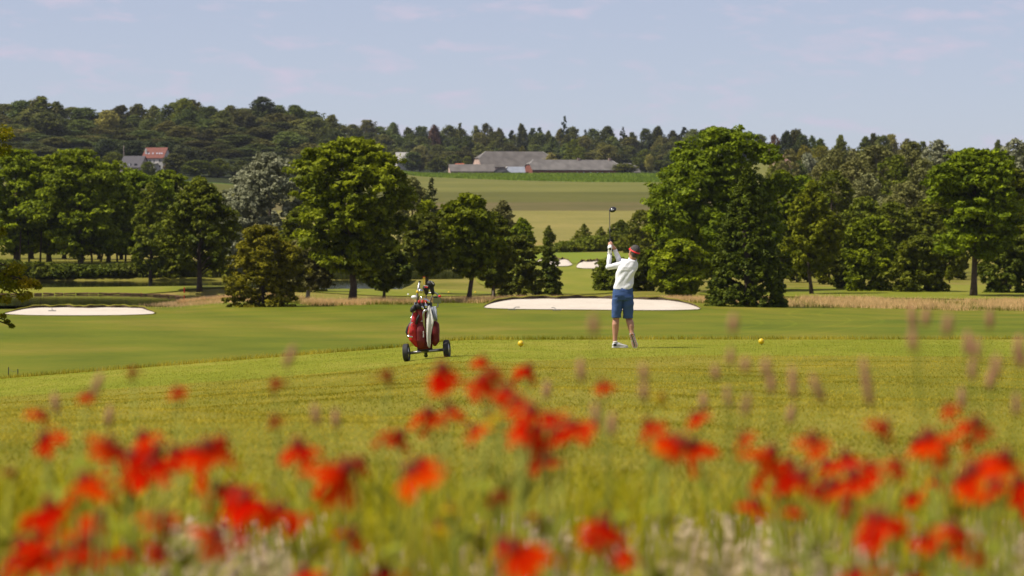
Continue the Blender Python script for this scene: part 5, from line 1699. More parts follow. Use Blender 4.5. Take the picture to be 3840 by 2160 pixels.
m = MB(); m.ball(cc(347, 312, 0.0), 0.027); m.build('ball', M['yellow'], rt, True)
m = MB(); m.tube([cc(347, 312, 0.0), cc(370, 480, 0.0)], 0.006, 6); m.build('stick', M['black'], rt)
for cx, lab in ((431, 'left one of two thin yellow alignment sticks in the bag'), (453, 'right one of two thin yellow alignment sticks in the bag')):
    rt = empty('alignment_stick', CP); tag(rt, lab, 'stick')
    m = MB(); m.tube([cc(cx + 15, 620, 0.05), cc(cx, 92, 0.08)], 0.0055, 6); m.build('rod', M['yellow'], rt)
    m = MB(); m.ball(cc(cx, 92, 0.08), 0.007, 8, 6); m.build('end_cap', M['red_paint'], rt)
rt = empty('golf_club', CP); tag(rt, 'putter strapped upside down to the left outside of the bag', 'golf club')
m = MB(); m.tube([cc(278, 610, -0.12), cc(240, 800, -0.15), cc(216, 965, -0.16)], 0.006, 8); m.build('shaft', M['chrome'], rt, True)
m = MB(); m.box(cc(235, 982, -0.16), (0.085, 0.03, 0.028), Matrix.Rotation(R(10), 3, 'Y')); m.build('club_head', M['chrome'], rt, True, 0.006)
m = MB(); m.tube([cc(278, 615, -0.12), cc(300, 520, -0.10)], 0.011, 8); m.build('grip', M['black'], rt, True)
rt = empty('headcover', CP); tag(rt, 'empty black headcover dangling at the left rim of the bag', 'headcover')
m = MB(); m.limb([cc(300, 530, -0.08), cc(280, 570, -0.09), cc(265, 590, -0.09)], [0.028, 0.045, 0.036]); link('cover', fuse(m, 'cover', 0.006, 3), M['bag_black'], rt)
m = MB(); m.tube([cc(300, 530, -0.08), cc(330, 500, -0.06)], 0.006, 6); m.build('loop', M['bag_black'], rt)
# ------------------------------------------------------------------ grass
GRASS = {
    'rough': leafy('rough_grass', (0.165, 0.166, 0.005), (0.56, 0.44, 0.048), 0.45, patch=0.45, objvar=0.0),
    'tee': leafy('tee_grass', (0.17, 0.19, 0.012), (0.38, 0.34, 0.06), 0.4, patch=0.8, objvar=0.0),
    'dry': leafy('dry_grass', (0.56, 0.37, 0.15), (0.88, 0.60, 0.29), 0.3, patch=0.25, objvar=0.0),
    'reed': leafy('reed_leaves', (0.05, 0.065, 0.012), (0.11, 0.115, 0.025), 0.3, patch=0.2, objvar=0.0),
    'bed': leafy('bed_leaves', (0.20, 0.215, 0.005), (0.50, 0.44, 0.018), 0.5, patch=2.5, objvar=0.0),
}


def blades(name, mat, X, Y, h, wd, r, lean=0.5, zoff=0.0, tint_sd=0.2):
    """one upright tapering blade at every (X, Y)"""
    n = len(X)
    Z = tz(X, Y) - 0.01 + zoff
    hh = h * r.uniform(0.6, 1.3, n)
    an = r.uniform(0, 2 * math.pi, n)
    ca, sa = np.cos(an), np.sin(an)
    ld = r.uniform(0, 2 * math.pi, n)
    lm = hh * lean * r.uniform(0.2, 1.2, n)
    w2 = wd * 0.5 * r.uniform(0.7, 1.3, n)
    V = np.empty((n, 3, 3))
    V[:, 0] = np.column_stack([X - ca * w2, Y - sa * w2, Z])
    V[:, 1] = np.column_stack([X + ca * w2, Y + sa * w2, Z])
    V[:, 2] = np.column_stack([X + lm * np.cos(ld), Y + lm * np.sin(ld), Z + hh])
    pat = 0.20 * np.sin(X * 2.1 + 1.3 * np.sin(Y * 0.7)) * np.sin(Y * 0.9 + 1.1 * np.sin(X * 1.3)) + 0.16 * np.sin(X * 5.3 + Y * 1.7) * np.sin(Y * 2.9 - X * 2.2)
    tint = np.clip(0.5 + r.normal(0, tint_sd, n) + (pat if Y.max() < 80 else 0), 0, 1)
    o = link(name, np_mesh(name, V.reshape(-1, 3), np.arange(n * 3).reshape(n, 3), np.repeat(tint, 3)), mat)
    return tag(o, kind='stuff')


def scatter(n, y0, y1, spread, r, power=1.0):
    """random places in the wedge of ground the picture takes in, and a margin beside it"""
    Y = y0 + (y1 - y0) * r.uniform(0, 1, n) ** power
    X = r.uniform(-1, 1, n) * (spread * Y + 1.0)
    return X, Y


g = np.random.default_rng(5)
X, Y = scatter(270000, 12.0, 60.5, 0.155, g, 0.85)
k = (Y > b_bed(X) - 0.15) & (Y < b_apron(X) + 0.1)
tag(blades('rough_grass', GRASS['rough'], X[k], Y[k], 0.028, 0.011, g, 1.4), 'uneven yellow green rough grass sloping up to the tee')
X, Y = scatter(150000, 57.0, 68.6, 0.155, g, 1.0)
k = (Y > b_apron(X) - 0.1) & (Y < b_rim(X) + 0.3)
tag(blades('tee_grass', GRASS['tee'], X[k], Y[k], 0.022, 0.010, g, 0.9), 'short mown grass of the tee')
X, Y = scatter(26000, 66.8, 68.6, 0.155, g, 1.0)
k = np.abs(Y - b_rim(X)) < 0.25
tag(blades('tee_edge_grass', GRASS['rough'], X[k], Y[k], 0.085, 0.012, g, 0.6), 'longer grass along the far edge of the tee')
# long dry grass behind the fairway
n = 150000
X = g.uniform(-50, 52, n)
w_back = np.interp(X, [-50, -26, -20, -12, -5, 0, 12, 16, 19, 36, 52], [0, 0, 8, 12, 12, 12, 14, 14, 34, 34, 34])
Y = b_long(X) + g.uniform(0, 1, n) * w_back
dn = np.sin(X * 0.5 + 1) * 0.3 + np.sin(X * 1.7) * 0.2 + np.sin(Y * 0.4) * 0.2 + 0.55
k = (w_back > 1) & (g.uniform(0, 1, n) < dn)
tag(blades('dry_grass', GRASS['dry'], X[k], Y[k], 0.40, 0.03, g, 0.6), 'long pinkish dry grass between the fairway and the trees')
n = 40000
X2 = g.uniform(-50, 52, n)
wb2 = np.interp(X2, [-50, -26, -20, -12, -5, 0, 12, 16, 19, 36, 52], [0, 0, 8, 12, 12, 12, 14, 14, 34, 34, 34])
Y2 = b_long(X2) - 1.0 + g.uniform(0, 1, n) ** 1.6 * wb2
k = (wb2 > 1) & (g.uniform(0, 1, n) < 0.5 + 0.5 * np.sin(X2 * 0.9 + 0.3 * Y2) * np.sin(X2 * 0.37 + 2))
tag(blades('green_meadow_grass', leafy('meadow_blades', (0.12, 0.14, 0.012), (0.28, 0.26, 0.04), 0.35, patch=0.3, objvar=0.0), X2[k], Y2[k], 0.28, 0.04, g, 0.5), 'green blades mixed into the long dry grass')
n = 12000
X, Y = -22.5 + g.normal(0, 2.6, n), 293 + g.normal(0, 4.5, n)
k = (pond_mask(X, Y) < -0.1)
tag(blades('dry_grass_tuft', GRASS['dry'], X[k], Y[k], 0.24, 0.03, g, 0.5), 'dry grass around the foot of the round oak')
n = 26000
X = g.uniform(-58, -5, n)
Y = 385.5 + np.abs(g.normal(0, 3.5, n)) + 3.0
tag(blades('reeds', GRASS['reed'], X, Y, 0.9, 0.05, g, 0.35), 'green reeds on the far bank of the pond')
# tyre tracks pressed into the fairway right of the golfer are part of the turf
# tall maize edge below the farm
n = 20000
X = g.uniform(-60, 90, n); f_ = g.uniform(0, 1, n)
Y = b_maize(X) + (b_farm(X) - b_maize(X)) * f_
tag(blades('maize_plants', leafy('maize_leaves', (0.14, 0.21, 0.012), (0.23, 0.31, 0.03), 0.45, patch=0.05, objvar=0.0), X, Y, 0.8, 0.7, g, 0.8), 'green maize strip in front of the farm')

# stones and chippings in the flower bed
n = 4200
X, Y = scatter(n, 7.5, 12.8, 0.17, g, 1.0)
X = np.where(g.uniform(0, 1, n) < 0.35, g.choice([-0.68, 0.66, 0.05, 1.25], n) + g.normal(0, 0.13, n), X)
Z = tz(X, Y)
base = np.array([(1, 0, 0), (-0.5, 0.87, 0), (-0.5, -0.87, 0), (0.25, 0.43, 0.7), (-0.5, 0, 0.62), (0.25, -0.43, 0.6)], dtype=float)
fc = np.array([(0, 1, 3), (1, 4, 3), (1, 2, 4), (2, 5, 4), (2, 0, 5), (0, 3, 5), (3, 4, 5)])
s = g.uniform(0.008, 0.028, n) * np.where(g.uniform(0, 1, n) < 0.08, 1.9, 1)
an = g.uniform(0, 6.28, n)
P = np.empty((n, 6, 3))
jit = g.uniform(0.7, 1.3, (n, 6, 3))
bb_ = base[None] * jit
P[..., 0] = bb_[..., 0] * np.cos(an)[:, None] - bb_[..., 1] * np.sin(an)[:, None]
P[..., 1] = bb_[..., 0] * np.sin(an)[:, None] + bb_[..., 1] * np.cos(an)[:, None]
P[..., 2] = bb_[..., 2]
P *= s[:, None, None]
P += np.stack([X, Y, Z - 0.003], -1)[:, None, :]
F = (fc[None] + (np.arange(n) * 6)[:, None, None]).reshape(-1, 3)
stone_m = leafy('stones', (0.18, 0.125, 0.075), (0.44, 0.34, 0.23), 0.0, 0.85, patch=3.0, objvar=0.0)
tag(link('stone_chippings', np_mesh('stone_chippings', P.reshape(-1, 3), F, np.repeat(np.clip(g.normal(0.5, 0.3, n), 0, 1), 6)), stone_m), 'pale stone chippings on the soil of the flower bed', kind='stuff')


# ------------------------------------------------------------------ flower bed
def ribbon_leaves(name, mat, X, Y, h, wd, r, lean, zoff=0.0, segs=4):
    """arching lance leaves"""
    n = len(X)
    Z = tz(X, Y)
    hh = h * r.uniform(0.5, 1.25, n)
    ld = r.uniform(0, 2 * math.pi, n)
    lm = hh * lean * r.uniform(0.2, 1.3, n)
    an = r.uniform(0, 2 * math.pi, n)
    V = np.empty((n, segs + 1, 2, 3))
    for k in range(segs + 1):
        f = k / segs
        cx = X + lm * f ** 1.8 * np.cos(ld)
        cy = Y + lm * f ** 1.8 * np.sin(ld)
        cz = Z + hh * (f - 0.25 * f ** 3 * np.minimum(lean, 1))
        ww = wd * (0.35 + 2.2 * f * (1 - f)) * (1 - f * 0.9)
        for j, sg in enumerate((-1, 1)):
            V[:, k, j] = np.column_stack([cx + sg * ww * np.cos(an), cy + sg * ww * np.sin(an), cz])
    idx = np.arange(n)[:, None] * (segs + 1) * 2
    F = []
    for k in range(segs):
        a = idx[:, 0] + k * 2
        F.append(np.stack([a, a + 1, a + 3, a + 2], -1))
    tint = np.clip(0.5 + r.normal(0, 0.25, n), 0, 1)
    o = link(name, np_mesh(name, V.reshape(-1, 3), np.concatenate(F), np.repeat(tint, (segs + 1) * 2)), mat)
    return tag(o, kind='stuff')


n = 19000
Y = g.uniform(4.2, 13.0, n)
cl = g.uniform(-1, 1, n) * (0.165 * Y + 1.9)
gap = np.sin(cl * 6.0 + Y * 0.9) + 0.6 * np.sin(cl * 13 + Y * 2.1 + 1)
k = (gap > -0.5) & ~((Y > 8.2) & ((np.abs(cl + 0.68) < 0.2) | (np.abs(cl - 0.66) < 0.24) | (np.abs(cl - 0.05) < 0.10) | (np.abs(cl - 1.25) < 0.15)) & (g.uniform(0, 1, n) < 0.75))
tag(ribbon_leaves('flower_bed_leaves', GRASS['bed'], cl[k], Y[k], 0.24, 0.008, g, 0.7), 'green leaves and blades growing at the foot of the red flowers')
n = 800
Y = g.uniform(4.6, 10.5, n)
X = g.uniform(-1, 1, n) * (0.165 * Y + 1.9)
tag(ribbon_leaves('flower_bed_stalks', GRASS['bed'], X, Y, 0.42, 0.0035, g, 0.35), 'thin upright stalks among the red flowers')
n = 340
Y = g.uniform(5.0, 9.0, n)
X = g.uniform(-1, 1, n) * (0.165 * Y + 1.9)
tag(ribbon_leaves('straw_stalks', leafy('straw', (0.22, 0.15, 0.05), (0.42, 0.31, 0.13), 0.3, patch=3, objvar=0.0), X, Y, 0.40, 0.003, g, 0.4), 'dry straw stalks among the red flowers')

def petal_mat(name, inner, outer, tipc):
    m, t, b = node_mat(name)
    a_ = t.nodes.new('ShaderNodeAttribute'); a_.attribute_name = 'tint'
    r = t.nodes.new('ShaderNodeValToRGB')
    r.color_ramp.elements[0].position = 0.1; r.color_ramp.elements[0].color = tuple(inner) + (1,)
    r.color_ramp.elements[1].position = 0.98; r.color_ramp.elements[1].color = tuple(tipc) + (1,)
    e = r.color_ramp.elements.new(0.7); e.color = tuple(outer) + (1,)
    t.links.new(a_.outputs['Fac'], r.inputs[0])
    t.links.new(r.outputs[0], b.inputs['Base Color'])
    b.inputs['Roughness'].default_value = 0.6
    b.inputs['Specular IOR Level'].default_value = 0.0
    tr = t.nodes.new('ShaderNodeBsdfTranslucent')
    t.links.new(r.outputs[0], tr.inputs['Color'])
    mxs = t.nodes.new('ShaderNodeMixShader'); mxs.inputs[0].default_value = 0.4
    t.links.new(b.outputs[0], mxs.inputs[1]); t.links.new(tr.outputs[0], mxs.inputs[2])
    t.links.new(mxs.outputs[0], t.nodes['Material Output'].inputs['Surface'])
    return m


PET = [petal_mat('red_petals', (0.34, 0.004, 0.001), (0.58, 0.008, 0.001), (0.66, 0.06, 0.001)),
       petal_mat('orange_red_petals', (0.42, 0.008, 0.001), (0.66, 0.028, 0.001), (0.74, 0.13, 0.001)),
       petal_mat('orange_petals', (0.42, 0.013, 0.001), (0.70, 0.050, 0.001), (0.76, 0.16, 0.002)),
       petal_mat('faded_petals', (0.16, 0.022, 0.006), (0.23, 0.035, 0.008), (0.27, 0.07, 0.01))]
M['cone'] = plain('flower_cone', (0.17, 0.022, 0.005), 0.95, 0, 0.4, 120)
M['stem'] = plain('flower_stem', (0.20, 0.23, 0.018), 0.7, 0, 0.15, 20)
M['flower_leaf'] = plain('flower_leaf', (0.20, 0.22, 0.014), 0.7, 0, 0.2, 20, spec=0.1)
M['seedhead'] = plain('seed_head', (0.34, 0.17, 0.09), 0.9, 0, 0.25, 60)
M['yellow_petal'] = petal_mat('yellow_petals', (0.45, 0.30, 0.01), (0.55, 0.38, 0.015), (0.6, 0.42, 0.02))


def petal_ring_mesh(seed, n=13, droop=0.55):
    """ring of notched petals that share their inner edge: one connected skirt, radius 1"""
    r = random.Random(seed)
    vs, fs, tn = [], [], []
    for k in range(2 * n):
        a = math.pi * k / n
        vs.append((0.22 * math.cos(a), 0.22 * math.sin(a), 0.0)); tn.append(0.1)
    for k in range(n):
        a0, a1, a2 = math.pi * (2 * k) / n, math.pi * (2 * k + 1) / n, math.pi * (2 * k + 2) / n
        ln = r.uniform(0.74, 1.12)
        dr = droop * r.uniform(0.3, 1.8)
        b = len(vs)
        for rad, wd, tv in ((0.58, 0.95, 0.45), (0.88, 1.12, 0.8), (1.0, 0.85, 1.0)):
            for q, nt_ in ((-1, 0), (0, 0.05), (1, 0)):
                a = a1 + q * wd * math.pi / n * 0.9
                rr = ln * (rad - (nt_ if tv == 1.0 else 0))
                vs.append((rr * math.cos(a), rr * math.sin(a), -dr * (rr ** 2) * 0.9 + 0.04 * (1 - abs(q)))); tn.append(min(1, tv * r.uniform(0.8, 1.05)))
        i0, i1, i2 = 2 * k, (2 * k + 1), (2 * k + 2) % (2 * n)
        fs += [(i0, i1, b + 1, b), (i1, i2, b + 2, b + 1), (b, b + 1, b + 4, b + 3), (b + 1, b + 2, b + 5, b + 4), (b + 3, b + 4, b + 7, b + 6), (b + 4, b + 5, b + 8, b + 7)]
    return np_mesh('petal_ring', vs, np.array(fs), tn, True)


RINGS = [petal_ring_mesh(s_, 12 + s_ % 3, 0.45 + 0.12 * (s_ % 4)) for s_ in range(6)]
m = MB(); m.ball((0, 0, 0.10), (0.34, 0.34, 0.30), 12, 8)
CONE = m.mesh('cone', True)
lr = random.Random(12)
m = MB()
m.add([(0, 0, 0), (0.3, 0.16, 0.08), (0.7, 0.13, 0.05), (1.0, 0, -0.12), (0.7, -0.13, 0.05), (0.3, -0.16, 0.08)], [(0, 1, 5), (1, 2, 4, 5), (2, 3, 4)])
LEAFME = m.mesh('leaf')


def flower(x2, y2, w2, tone, label, Y=None, tilt=None):
    """one stem with one flower head; x2, y2, w2 read off the photograph at 2576 pixels wide"""
    px, py, wpx = x2 * 1.4907, y2 * 1.4907, w2 * 1.4907
    if Y is None:
        Y = 6.3 - (py - 1330) / 830 * 1.2 + lr.uniform(-0.5, 0.9)
        Y += (90 - w2) / 90 * 1.2
    head = at(px, py, Y)
    blur = FPX * 0.0225 * (1 / Y - 1 / 63)
    rad = max(0.021, min(0.052, (wpx * 1.36 - 0.1 * blur) / FPX * Y / 2))
    gx = head.x + lr.uniform(-0.06, 0.06)
    gy = Y + lr.uniform(-0.05, 0.05)
    gzv = tzf(gx, gy)
    root = empty('red_flower', (gx, gy, gzv))
    tag(root, label, 'flower', 'red flowers in the foreground bed')
    top = head - Vector((gx, gy, gzv))
    bend = Vector((lr.uniform(-0.03, 0.03), lr.uniform(-0.03, 0.03), 0))
    m = MB(); m.tube([Vector((0, 0, -0.02)), top * 0.35 + bend, top * 0.7 + bend, top], [0.0035, 0.003, 0.0027, 0.0025], 6); m.build('stem', M['stem'], root, True)
    tl = tilt if tilt is not None else (lr.uniform(-0.7, 0.7), lr.uniform(-0.35, 0.35))
    rot = Matrix.Rotation(tl[0], 3, 'Y') @ Matrix.Rotation(-tl[1], 3, 'X') @ Matrix.Rotation(lr.uniform(0, 6.28), 3, 'Z')
    for me, mat, nm in ((lr.choice(RINGS), PET[tone], 'petal_ring'), (CONE, M['cone'], 'flower_cone')):
        o = link(nm, me, mat, root)
        o.material_slots[0].link = 'OBJECT'
        o.material_slots[0].material = mat
        o.location = top
        o.rotation_euler = rot.to_euler()
        s_ = rad * (1.0 if nm == 'petal_ring' else 0.95)
        o.scale = (s_, s_, s_)
    for q in range(4):
        f = lr.uniform(0.15, 0.8)
        o = link('leaf', LEAFME, M['flower_leaf'], root)
        o.location = top * f + bend * (1 if 0.3 < f < 0.75 else 0.5)
        o.rotation_euler = (lr.uniform(-0.4, 0.4), -lr.uniform(0.2, 0.9), lr.uniform(0, 6.28))
        s_ = lr.uniform(0.05, 0.09)
        o.scale = (s_, s_, s_)
    return root


FL = [
    (215, 993, 45, 0, 'small dark red flower at the upper left, below the fairway edge'), (105, 1040, 60, 0, 'red flower at the far left, upper of a close pair'), (112, 1103, 80, 0, 'broad red flower at the far left, lower of a close pair'),
    (445, 980, 50, 0, 'small red flower alone left of centre on the pale grass'), (335, 932, 32, 3, 'faint brownish bud highest at the left'), (978, 938, 45, 3, 'faded red flower just left of the trolley shadow flower'),
    (1113, 928, 88, 0, 'broad red flower right below the trolley wheels'), (1215, 903, 48, 0, 'dark red flower at the top of the central diagonal chain'), (1330, 926, 58, 0, 'red flower alone below the left tee marker'),
    (1215, 958, 82, 0, 'bright red flower second in the central diagonal chain'), (1275, 986, 84, 0, 'bright red flower third in the central diagonal chain'), (1517, 967, 55, 0, 'dark red flower alone below the golfer'),
    (1078, 1038, 70, 0, 'red flower left half of the pair below the trolley'), (1132, 1030, 74, 0, 'red flower right half of the pair below the trolley'), (1338, 1036, 96, 0, 'large red flower in the thick of the central chain'),
    (1440, 1073, 92, 0, 'red flower at the right end of the central chain'), (1352, 1088, 90, 0, 'dark red flower at the bottom of the central chain'), (1192, 1082, 64, 1, 'orange red flower left of the chain bottom'),
    (1378, 1156, 74, 0, 'red flower alone under the central chain'), (1005, 1096, 72, 0, 'red flower alone between trolley pair and streaked flowers'), (690, 1052, 50, 3, 'faint rusty flower above the red one left of centre'),
    (690, 958, 42, 3, 'faint brown bud on the pale grass left of the trolley'), (275, 1114, 84, 1, 'orange red flower at the left end of the long left row'), (362, 1100, 82, 1, 'orange red flower highest in the long left row'),
    (340, 1152, 110, 0, 'big red flower in the middle of the long left row'), (442, 1138, 88, 0, 'red flower right of the middle in the long left row'), (522, 1126, 108, 1, 'dark centred orange red flower at the right end of the left row'),
    (750, 1122, 96, 0, 'red flower alone right of the long left row'), (868, 1180, 128, 1, 'large tilted red and orange flower left of centre'), (1040, 1188, 122, 2, 'tilted orange flower left of the central stems'),
    (215, 1207, 100, 2, 'orange flower alone below the left row'), (30, 1190, 50, 3, 'dull dark red flower at the left edge'), (125, 1270, 92, 0, 'tall dark red flower at the lower left'),
    (548, 1228, 90, 1, 'orange red flower at the left of the lower triple'), (618, 1256, 118, 0, 'large dark red flower in the middle of the lower triple'), (705, 1284, 96, 1, 'orange red flower at the right of the lower triple'),
    (250, 1300, 76, 1, 'small orange red flower above the bottom left cluster'), (400, 1302, 82, 1, 'orange red flower right of the bottom left cluster'), (540, 1342, 104, 2, 'bright orange flower below the lower triple'),
    (55, 1372, 104, 0, 'red flower in the bottom left corner'), (140, 1392, 96, 0, 'dark red flower second in the bottom left cluster'), (225, 1362, 104, 2, 'orange flower third in the bottom left cluster'),
    (328, 1386, 52, 1, 'little orange red flower right of the bottom left cluster'), (404, 1380, 72, 0, 'little red flower next to the orange one at the lower left'), (885, 1346, 90, 0, 'red flower alone above the stones left of centre'),
    (968, 1442, 96, 0, 'red flower cut off by the bottom edge left of centre'), (768, 1440, 84, 1, 'orange red flower cut off by the bottom edge'), (1296, 1378, 124, 1, 'broad red and orange flower low in the centre'),
    (1520, 1318, 100, 0, 'upper dark centred flower of the stacked trio below the golfer'), (1512, 1366, 90, 0, 'lower red flower of the stacked trio below the golfer'), (1566, 1386, 66, 1, 'right orange red flower of the stacked trio'),
    (1250, 1244, 62, 3, 'faint rusty flower above the broad low central one'), (1356, 1290, 44, 3, 'small faint red bud left of the stacked trio'), (1630, 1066, 64, 0, 'dark red flower right of the central chain'),
    (1716, 1116, 104, 1, 'orange red flower below the dark one right of centre'), (1750, 1046, 60, 0, 'dark red flower above the orange one right of centre'), (1870, 1096, 62, 0, 'red flower at the left end of the right hand crowd'),
    (1938, 1140, 100, 1, 'orange red flower second in the right hand crowd'), (2044, 1106, 94, 1, 'dark topped flower at the top of the right hand crowd'), (2018, 1200, 118, 0, 'big red flower low in the right hand crowd'),
    (2128, 1150, 84, 0, 'red flower in the middle of the right hand crowd'), (2150, 1198, 108, 0, 'big dark red flower right of the lowest in the crowd'), (2258, 1166, 74, 0, 'red flower at the right end of the right hand crowd'),
    (2226, 1071, 76, 0, 'red flower above the right end of the crowd'), (2338, 1104, 112, 1, 'large orange red flower near the right side'), (2386, 1023, 50, 0, 'small red flower highest at the right'),
    (2455, 1064, 86, 0, 'broad red flower upper right near the edge'), (1900, 1266, 72, 0, 'red flower alone under the left of the right hand crowd'), (1998, 1282, 58, 1, 'dull orange red flower under the big crowd flower'),
    (2215, 1306, 112, 0, 'bright red broad flower low on the right'), (2188, 1346, 74, 0, 'dark red flower just under the bright broad one'), (2290, 1246, 56, 0, 'small dark red flower above the bright broad one'),
    (2324, 1352, 72, 0, 'dark red flower right of the bright broad one'), (2398, 1328, 86, 1, 'orange red flower at the lower right'), (2440, 1370, 74, 1, 'little orange flower below the one at the lower right'),
    (2448, 1188, 124, 1, 'large orange red flower at the right edge, left of a pair'), (2528, 1150, 100, 0, 'large red flower at the right edge, upper of a pair'), (2566, 1218, 90, 0, 'dark red flower cut by the right edge'),
    (2148, 1442, 84, 0, 'red flower cut off by the bottom edge at the right, left one'), (2196, 1424, 84, 1, 'orange red flower cut off by the bottom edge at the right'), (2352, 1206, 34, 1, 'tiny orange bud left of the large edge flower'),
    (2128, 1262, 58, 3, 'dark wilted flower under the middle of the right hand crowd'), (2300, 1448, 60, 2, 'orange flower sunk in the bottom edge at the right'), (20, 1446, 60, 2, 'orange flower sunk in the bottom left corner')]
for row in FL:
    flower(*row)


EX = [(1300, 1012, 70, 'red flower wedged between the third and the large one of the central chain'), (1385, 1052, 76, 'red flower right of the large one in the central chain'), (1312, 1075, 70, 'red flower lower left in the central chain'), (1400, 1085, 66, 'red flower under the right end of the central chain'), (1242, 938, 60, 'red flower between the first and second of the central chain'),
      (2082, 1172, 80, 'red flower between big one and middle of the right hand crowd'), (1985, 1166, 70, 'red flower left of the big one in the right hand crowd'), (2100, 1222, 84, 'dark red flower at the bottom of the right hand crowd'), (2192, 1172, 72, 'red flower right of the middle in the right hand crowd'), (2062, 1232, 70, 'orange red flower at the very bottom of the crowd'), (1962, 1210, 60, 'red flower at the lower left of the crowd'),
      (2488, 1172, 84, 'red flower in the middle of the right edge cluster'), (2418, 1208, 72, 'red flower at the lower left of the right edge cluster'), (2505, 1222, 80, 'dark red flower low in the right edge cluster'), (2370, 1122, 66, 'red flower touching the large orange red one on the right'), (2306, 1112, 60, 'red flower at the left of the large orange red one on the right'),
      (300, 1138, 76, 'red flower between the first two of the long left row'), (396, 1132, 76, 'red flower between middle and right of the long left row'), (484, 1136, 76, 'red flower left of the dark centred one in the left row'), (385, 1166, 74, 'red flower hanging below the long left row'), (560, 1104, 60, 'red flower at the upper right of the long left row'),
      (588, 1232, 80, 'red flower between left and middle of the lower triple'), (655, 1278, 84, 'red flower between middle and right of the lower triple'), (576, 1268, 66, 'orange red flower under the lower triple'), (740, 1302, 66, 'red flower at the far right of the lower triple'),
      (96, 1348, 80, 'red flower above the bottom left corner'), (184, 1380, 84, 'dark red flower in the middle of the bottom left cluster'), (30, 1410, 80, 'red flower low in the bottom left corner'), (100, 1424, 80, 'dark red flower at the very bottom left'), (262, 1388, 70, 'orange red flower at the right of the bottom left cluster'), (154, 1262, 66, 'red flower right beside the tall dark one at the lower left'), (104, 1296, 70, 'red flower below the tall dark one at the lower left'),
      (1545, 1348, 66, 'red flower in the middle of the stacked trio'), (1495, 1340, 60, 'red flower at the left of the stacked trio'), (1325, 1392, 80, 'orange red flower at the right of the broad low central one'), (1262, 1368, 76, 'red flower at the left of the broad low central one'), (1746, 1122, 70, 'red flower right of the orange one right of centre'), (1690, 1100, 60, 'red flower left of the orange one right of centre'),
      (2240, 1322, 76, 'red flower at the lower right of the bright broad one'), (2190, 1298, 70, 'red flower at the upper left of the bright broad one'), (2422, 1346, 70, 'red flower between the two at the lower right'), (846, 1190, 70, 'red flower at the left of the large tilted one'), (905, 1162, 66, 'red flower at the right of the large tilted one'), (1062, 1160, 64, 'red flower at the upper right of the tilted orange one'),
      (770, 1138, 56, 'red flower at the right of the lone one beside the left row'), (240, 1218, 62, 'orange red flower at the right of the lone orange one'), (424, 1300, 60, 'red flower right of the orange one near the bottom left')]
for i_, (x2, y2, w2, lab) in enumerate(EX):
    flower(x2, y2, w2 * 1.05, 1 if 'orange' in lab and i_ % 2 == 0 else 0, lab)

# brown grass seed heads on thin stalks
SH = [(1493, 815, 46, 'seed head left of the golfer\'s legs'), (1845, 812, 44, 'seed head right of the golfer on the fairway'), (2295, 800, 60, 'tallest seed head of the right hand group'), (2330, 795, 44, 'seed head just right of the tallest one'),
      (2385, 815, 52, 'seed head third from the tallest one, on the fairway'), (2490, 800, 46, 'seed head highest near the right edge'), (2296, 855, 50, 'seed head under the tallest one'), (2434, 862, 56, 'seed head on the tee edge at the right'),
      (2456, 876, 50, 'seed head right beside another on the right of the tee'), (2562, 872, 56, 'dark seed head cut by the right edge'), (1620, 938, 40, 'seed head below right of the golfer\'s foot'), (1462, 930, 52, 'seed head left of the golfer on the rough'),
      (1800, 936, 34, 'small seed head left of the right tee marker'), (1838, 896, 40, 'seed head below left of the right tee marker'), (1875, 916, 34, 'small pale seed head under the right tee marker'), (1928, 925, 46, 'dark seed head right of the right tee marker'),
      (1941, 966, 42, 'seed head below the dark one right of the marker'), (1995, 962, 74, 'long dark seed head right of the tee marker'), (2055, 976, 66, 'leaning dark seed head on the rough'), (2180, 960, 110, 'very long upright seed head on the rough at the right'),
      (2446, 930, 44, 'pale seed head below the right tee end'), (2506, 922, 52, 'pinkish seed head near the right edge on the rough'), (2491, 956, 40, 'seed head below the pinkish one near the right edge'), (2570, 902, 40, 'second seed head cut by the right edge'),
      (1833, 1000, 52, 'orange tan seed head above the red flower right of centre'), (1877, 1018, 52, 'pinkish seed head right of the orange tan one'), (730, 895, 52, 'leaning pink seed head left of the trolley'), (245, 966, 56, 'leaning pink seed head at the upper left'),
      (275, 1046, 48, 'seed head above the long left row'), (140, 1014, 48, 'pale seed head behind the far left pair'), (794, 1042, 48, 'wide pale seed head left of the trolley pair'), (845, 1052, 44, 'narrow seed head beside the wide pale one'),
      (1500, 1044, 56, 'seed head below the golfer, left one of two'), (1540, 1066, 52, 'seed head below the golfer, right one of two'), (1376, 980, 42, 'pale seed head above the central chain\'s right end'), (1770, 1010, 42, 'faint seed head right of centre on the rough'),
      (1990, 1042, 42, 'faint seed head above the right hand crowd'), (1620, 985, 40, 'faint seed head right of the lone red flower'), (2420, 1000, 46, 'seed head above the broad upper right flower'), (2556, 1016, 50, 'seed head at the right edge above the flowers')]
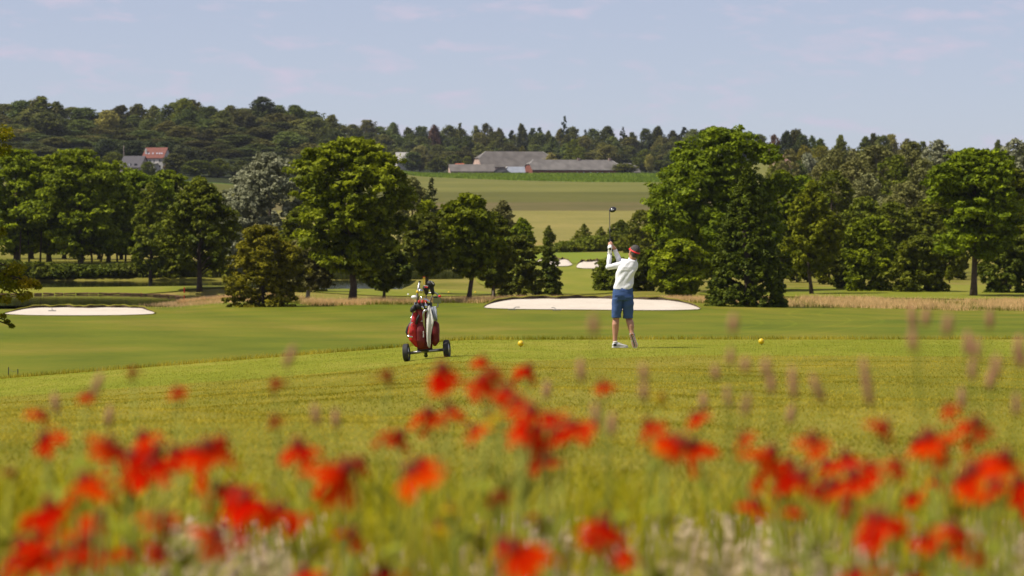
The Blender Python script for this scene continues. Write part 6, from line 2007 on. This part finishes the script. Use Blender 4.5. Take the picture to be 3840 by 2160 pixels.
for x2, y2, h2, lab in SH:
    px, py = x2 * 1.4907, y2 * 1.4907
    Y = lr.uniform(6.2, 7.6)
    c = at(px, py, Y)
    gx, gy = c.x + lr.uniform(-0.12, 0.12), Y
    gzv = tzf(gx, gy)
    root = empty('grass_seed_head', (gx, gy, gzv))
    tag(root, 'brown ' + lab if not lab.split()[0] in ('pale', 'orange') else lab, 'seed head', 'grass seed heads rising from the flower bed')
    t_ = c - Vector((gx, gy, gzv))
    ln = h2 * 1.4907 / FPX * Y * 1.15
    dr = (t_ * 1.0); dr.z *= 1.0
    ld = Vector((t_.x, 0, t_.z)).normalized()
    if 'leaning' in lab:
        ld = Vector((0.35 if 'pink' in lab else -0.38, 0, 0.9)).normalized()
    a, b = t_ - ld * ln * 0.5, t_ + ld * ln * 0.5
    m = MB(); m.tube([Vector((0, 0, -0.02)), a * 0.5 + Vector((0.01, 0, 0)), a, b], [0.0018, 0.0015, 0.0012, 0.001], 5); m.build('stem', M['stem'], root, True)
    m = MB(); m.tube([a, a.lerp(b, 0.12), a.lerp(b, 0.45), a.lerp(b, 0.8), b], [0.0025, 0.0066, 0.0076, 0.0058, 0.0018], 9); m.build('spike', M['seedhead'], root, True)

# small yellow flowers
for x2, y2, w2, lab in [(1105, 1325, 60, 'yellow flower low in the centre among the stems'), (1135, 1278, 34, 'slim yellow flower above the other yellow one'), (1235, 1050, 40, 'ochre flower left of the central chain'), (1665, 1000, 34, 'ochre bud above the dark flower right of centre'),
                        (1660, 1130, 34, 'ochre bud left of the orange flower right of centre'), (2350, 1200, 26, 'ochre bud near the right side')]:
    r_o = flower(x2, y2, w2, 2, lab)
    for ch in r_o.children:
        if ch.name.startswith(('petal_ring', 'flower_cone')):
            ch.material_slots[0].material = M['yellow_petal'] if ch.name.startswith('petal') else M['cone']
    r_o.name = 'yellow_flower'
    r_o['group'] = 'yellow flowers in the foreground bed'

# ------------------------------------------------------------------ summer haze
hz = bpy.data.materials.new('haze')
hz.use_nodes = True
hz.node_tree.nodes.clear()
ho = hz.node_tree.nodes.new('ShaderNodeOutputMaterial')
hv = hz.node_tree.nodes.new('ShaderNodeVolumePrincipled')
hv.inputs['Color'].default_value = (0.80, 0.86, 1.0, 1)
hv.inputs['Density'].default_value = 0.00003
hv.inputs['Anisotropy'].default_value = 0.3
hz.node_tree.links.new(hv.outputs[0], ho.inputs['Volume'])
m = MB()
m.box((0, 4300, 10), (16000, 9800, 150))
hb = m.build('haze', hz)
tag(hb, kind='stuff')

# things alike in place and look still get told apart by their order from left to right
same = {}
for o in bpy.data.objects:
    if o.parent is None and o.get('label') and o.get('category') == 'tree':
        same.setdefault(o['label'], []).append(o)
for lab, v in same.items():
    lab = lab.replace(' in the middle of the wood', ' midway in the wood').replace('just below the left hill skyline', 'below the left hill skyline')
    if len(v) in (2, 3) and len(lab.split()) <= 14:
        v.sort(key=lambda o: o.location.x / o.location.y)
        for o, w_ in zip(v, ('left one', 'right one') if len(v) == 2 else ('left one', 'middle one', 'right one')):
            o['label'] = lab + ', ' + w_
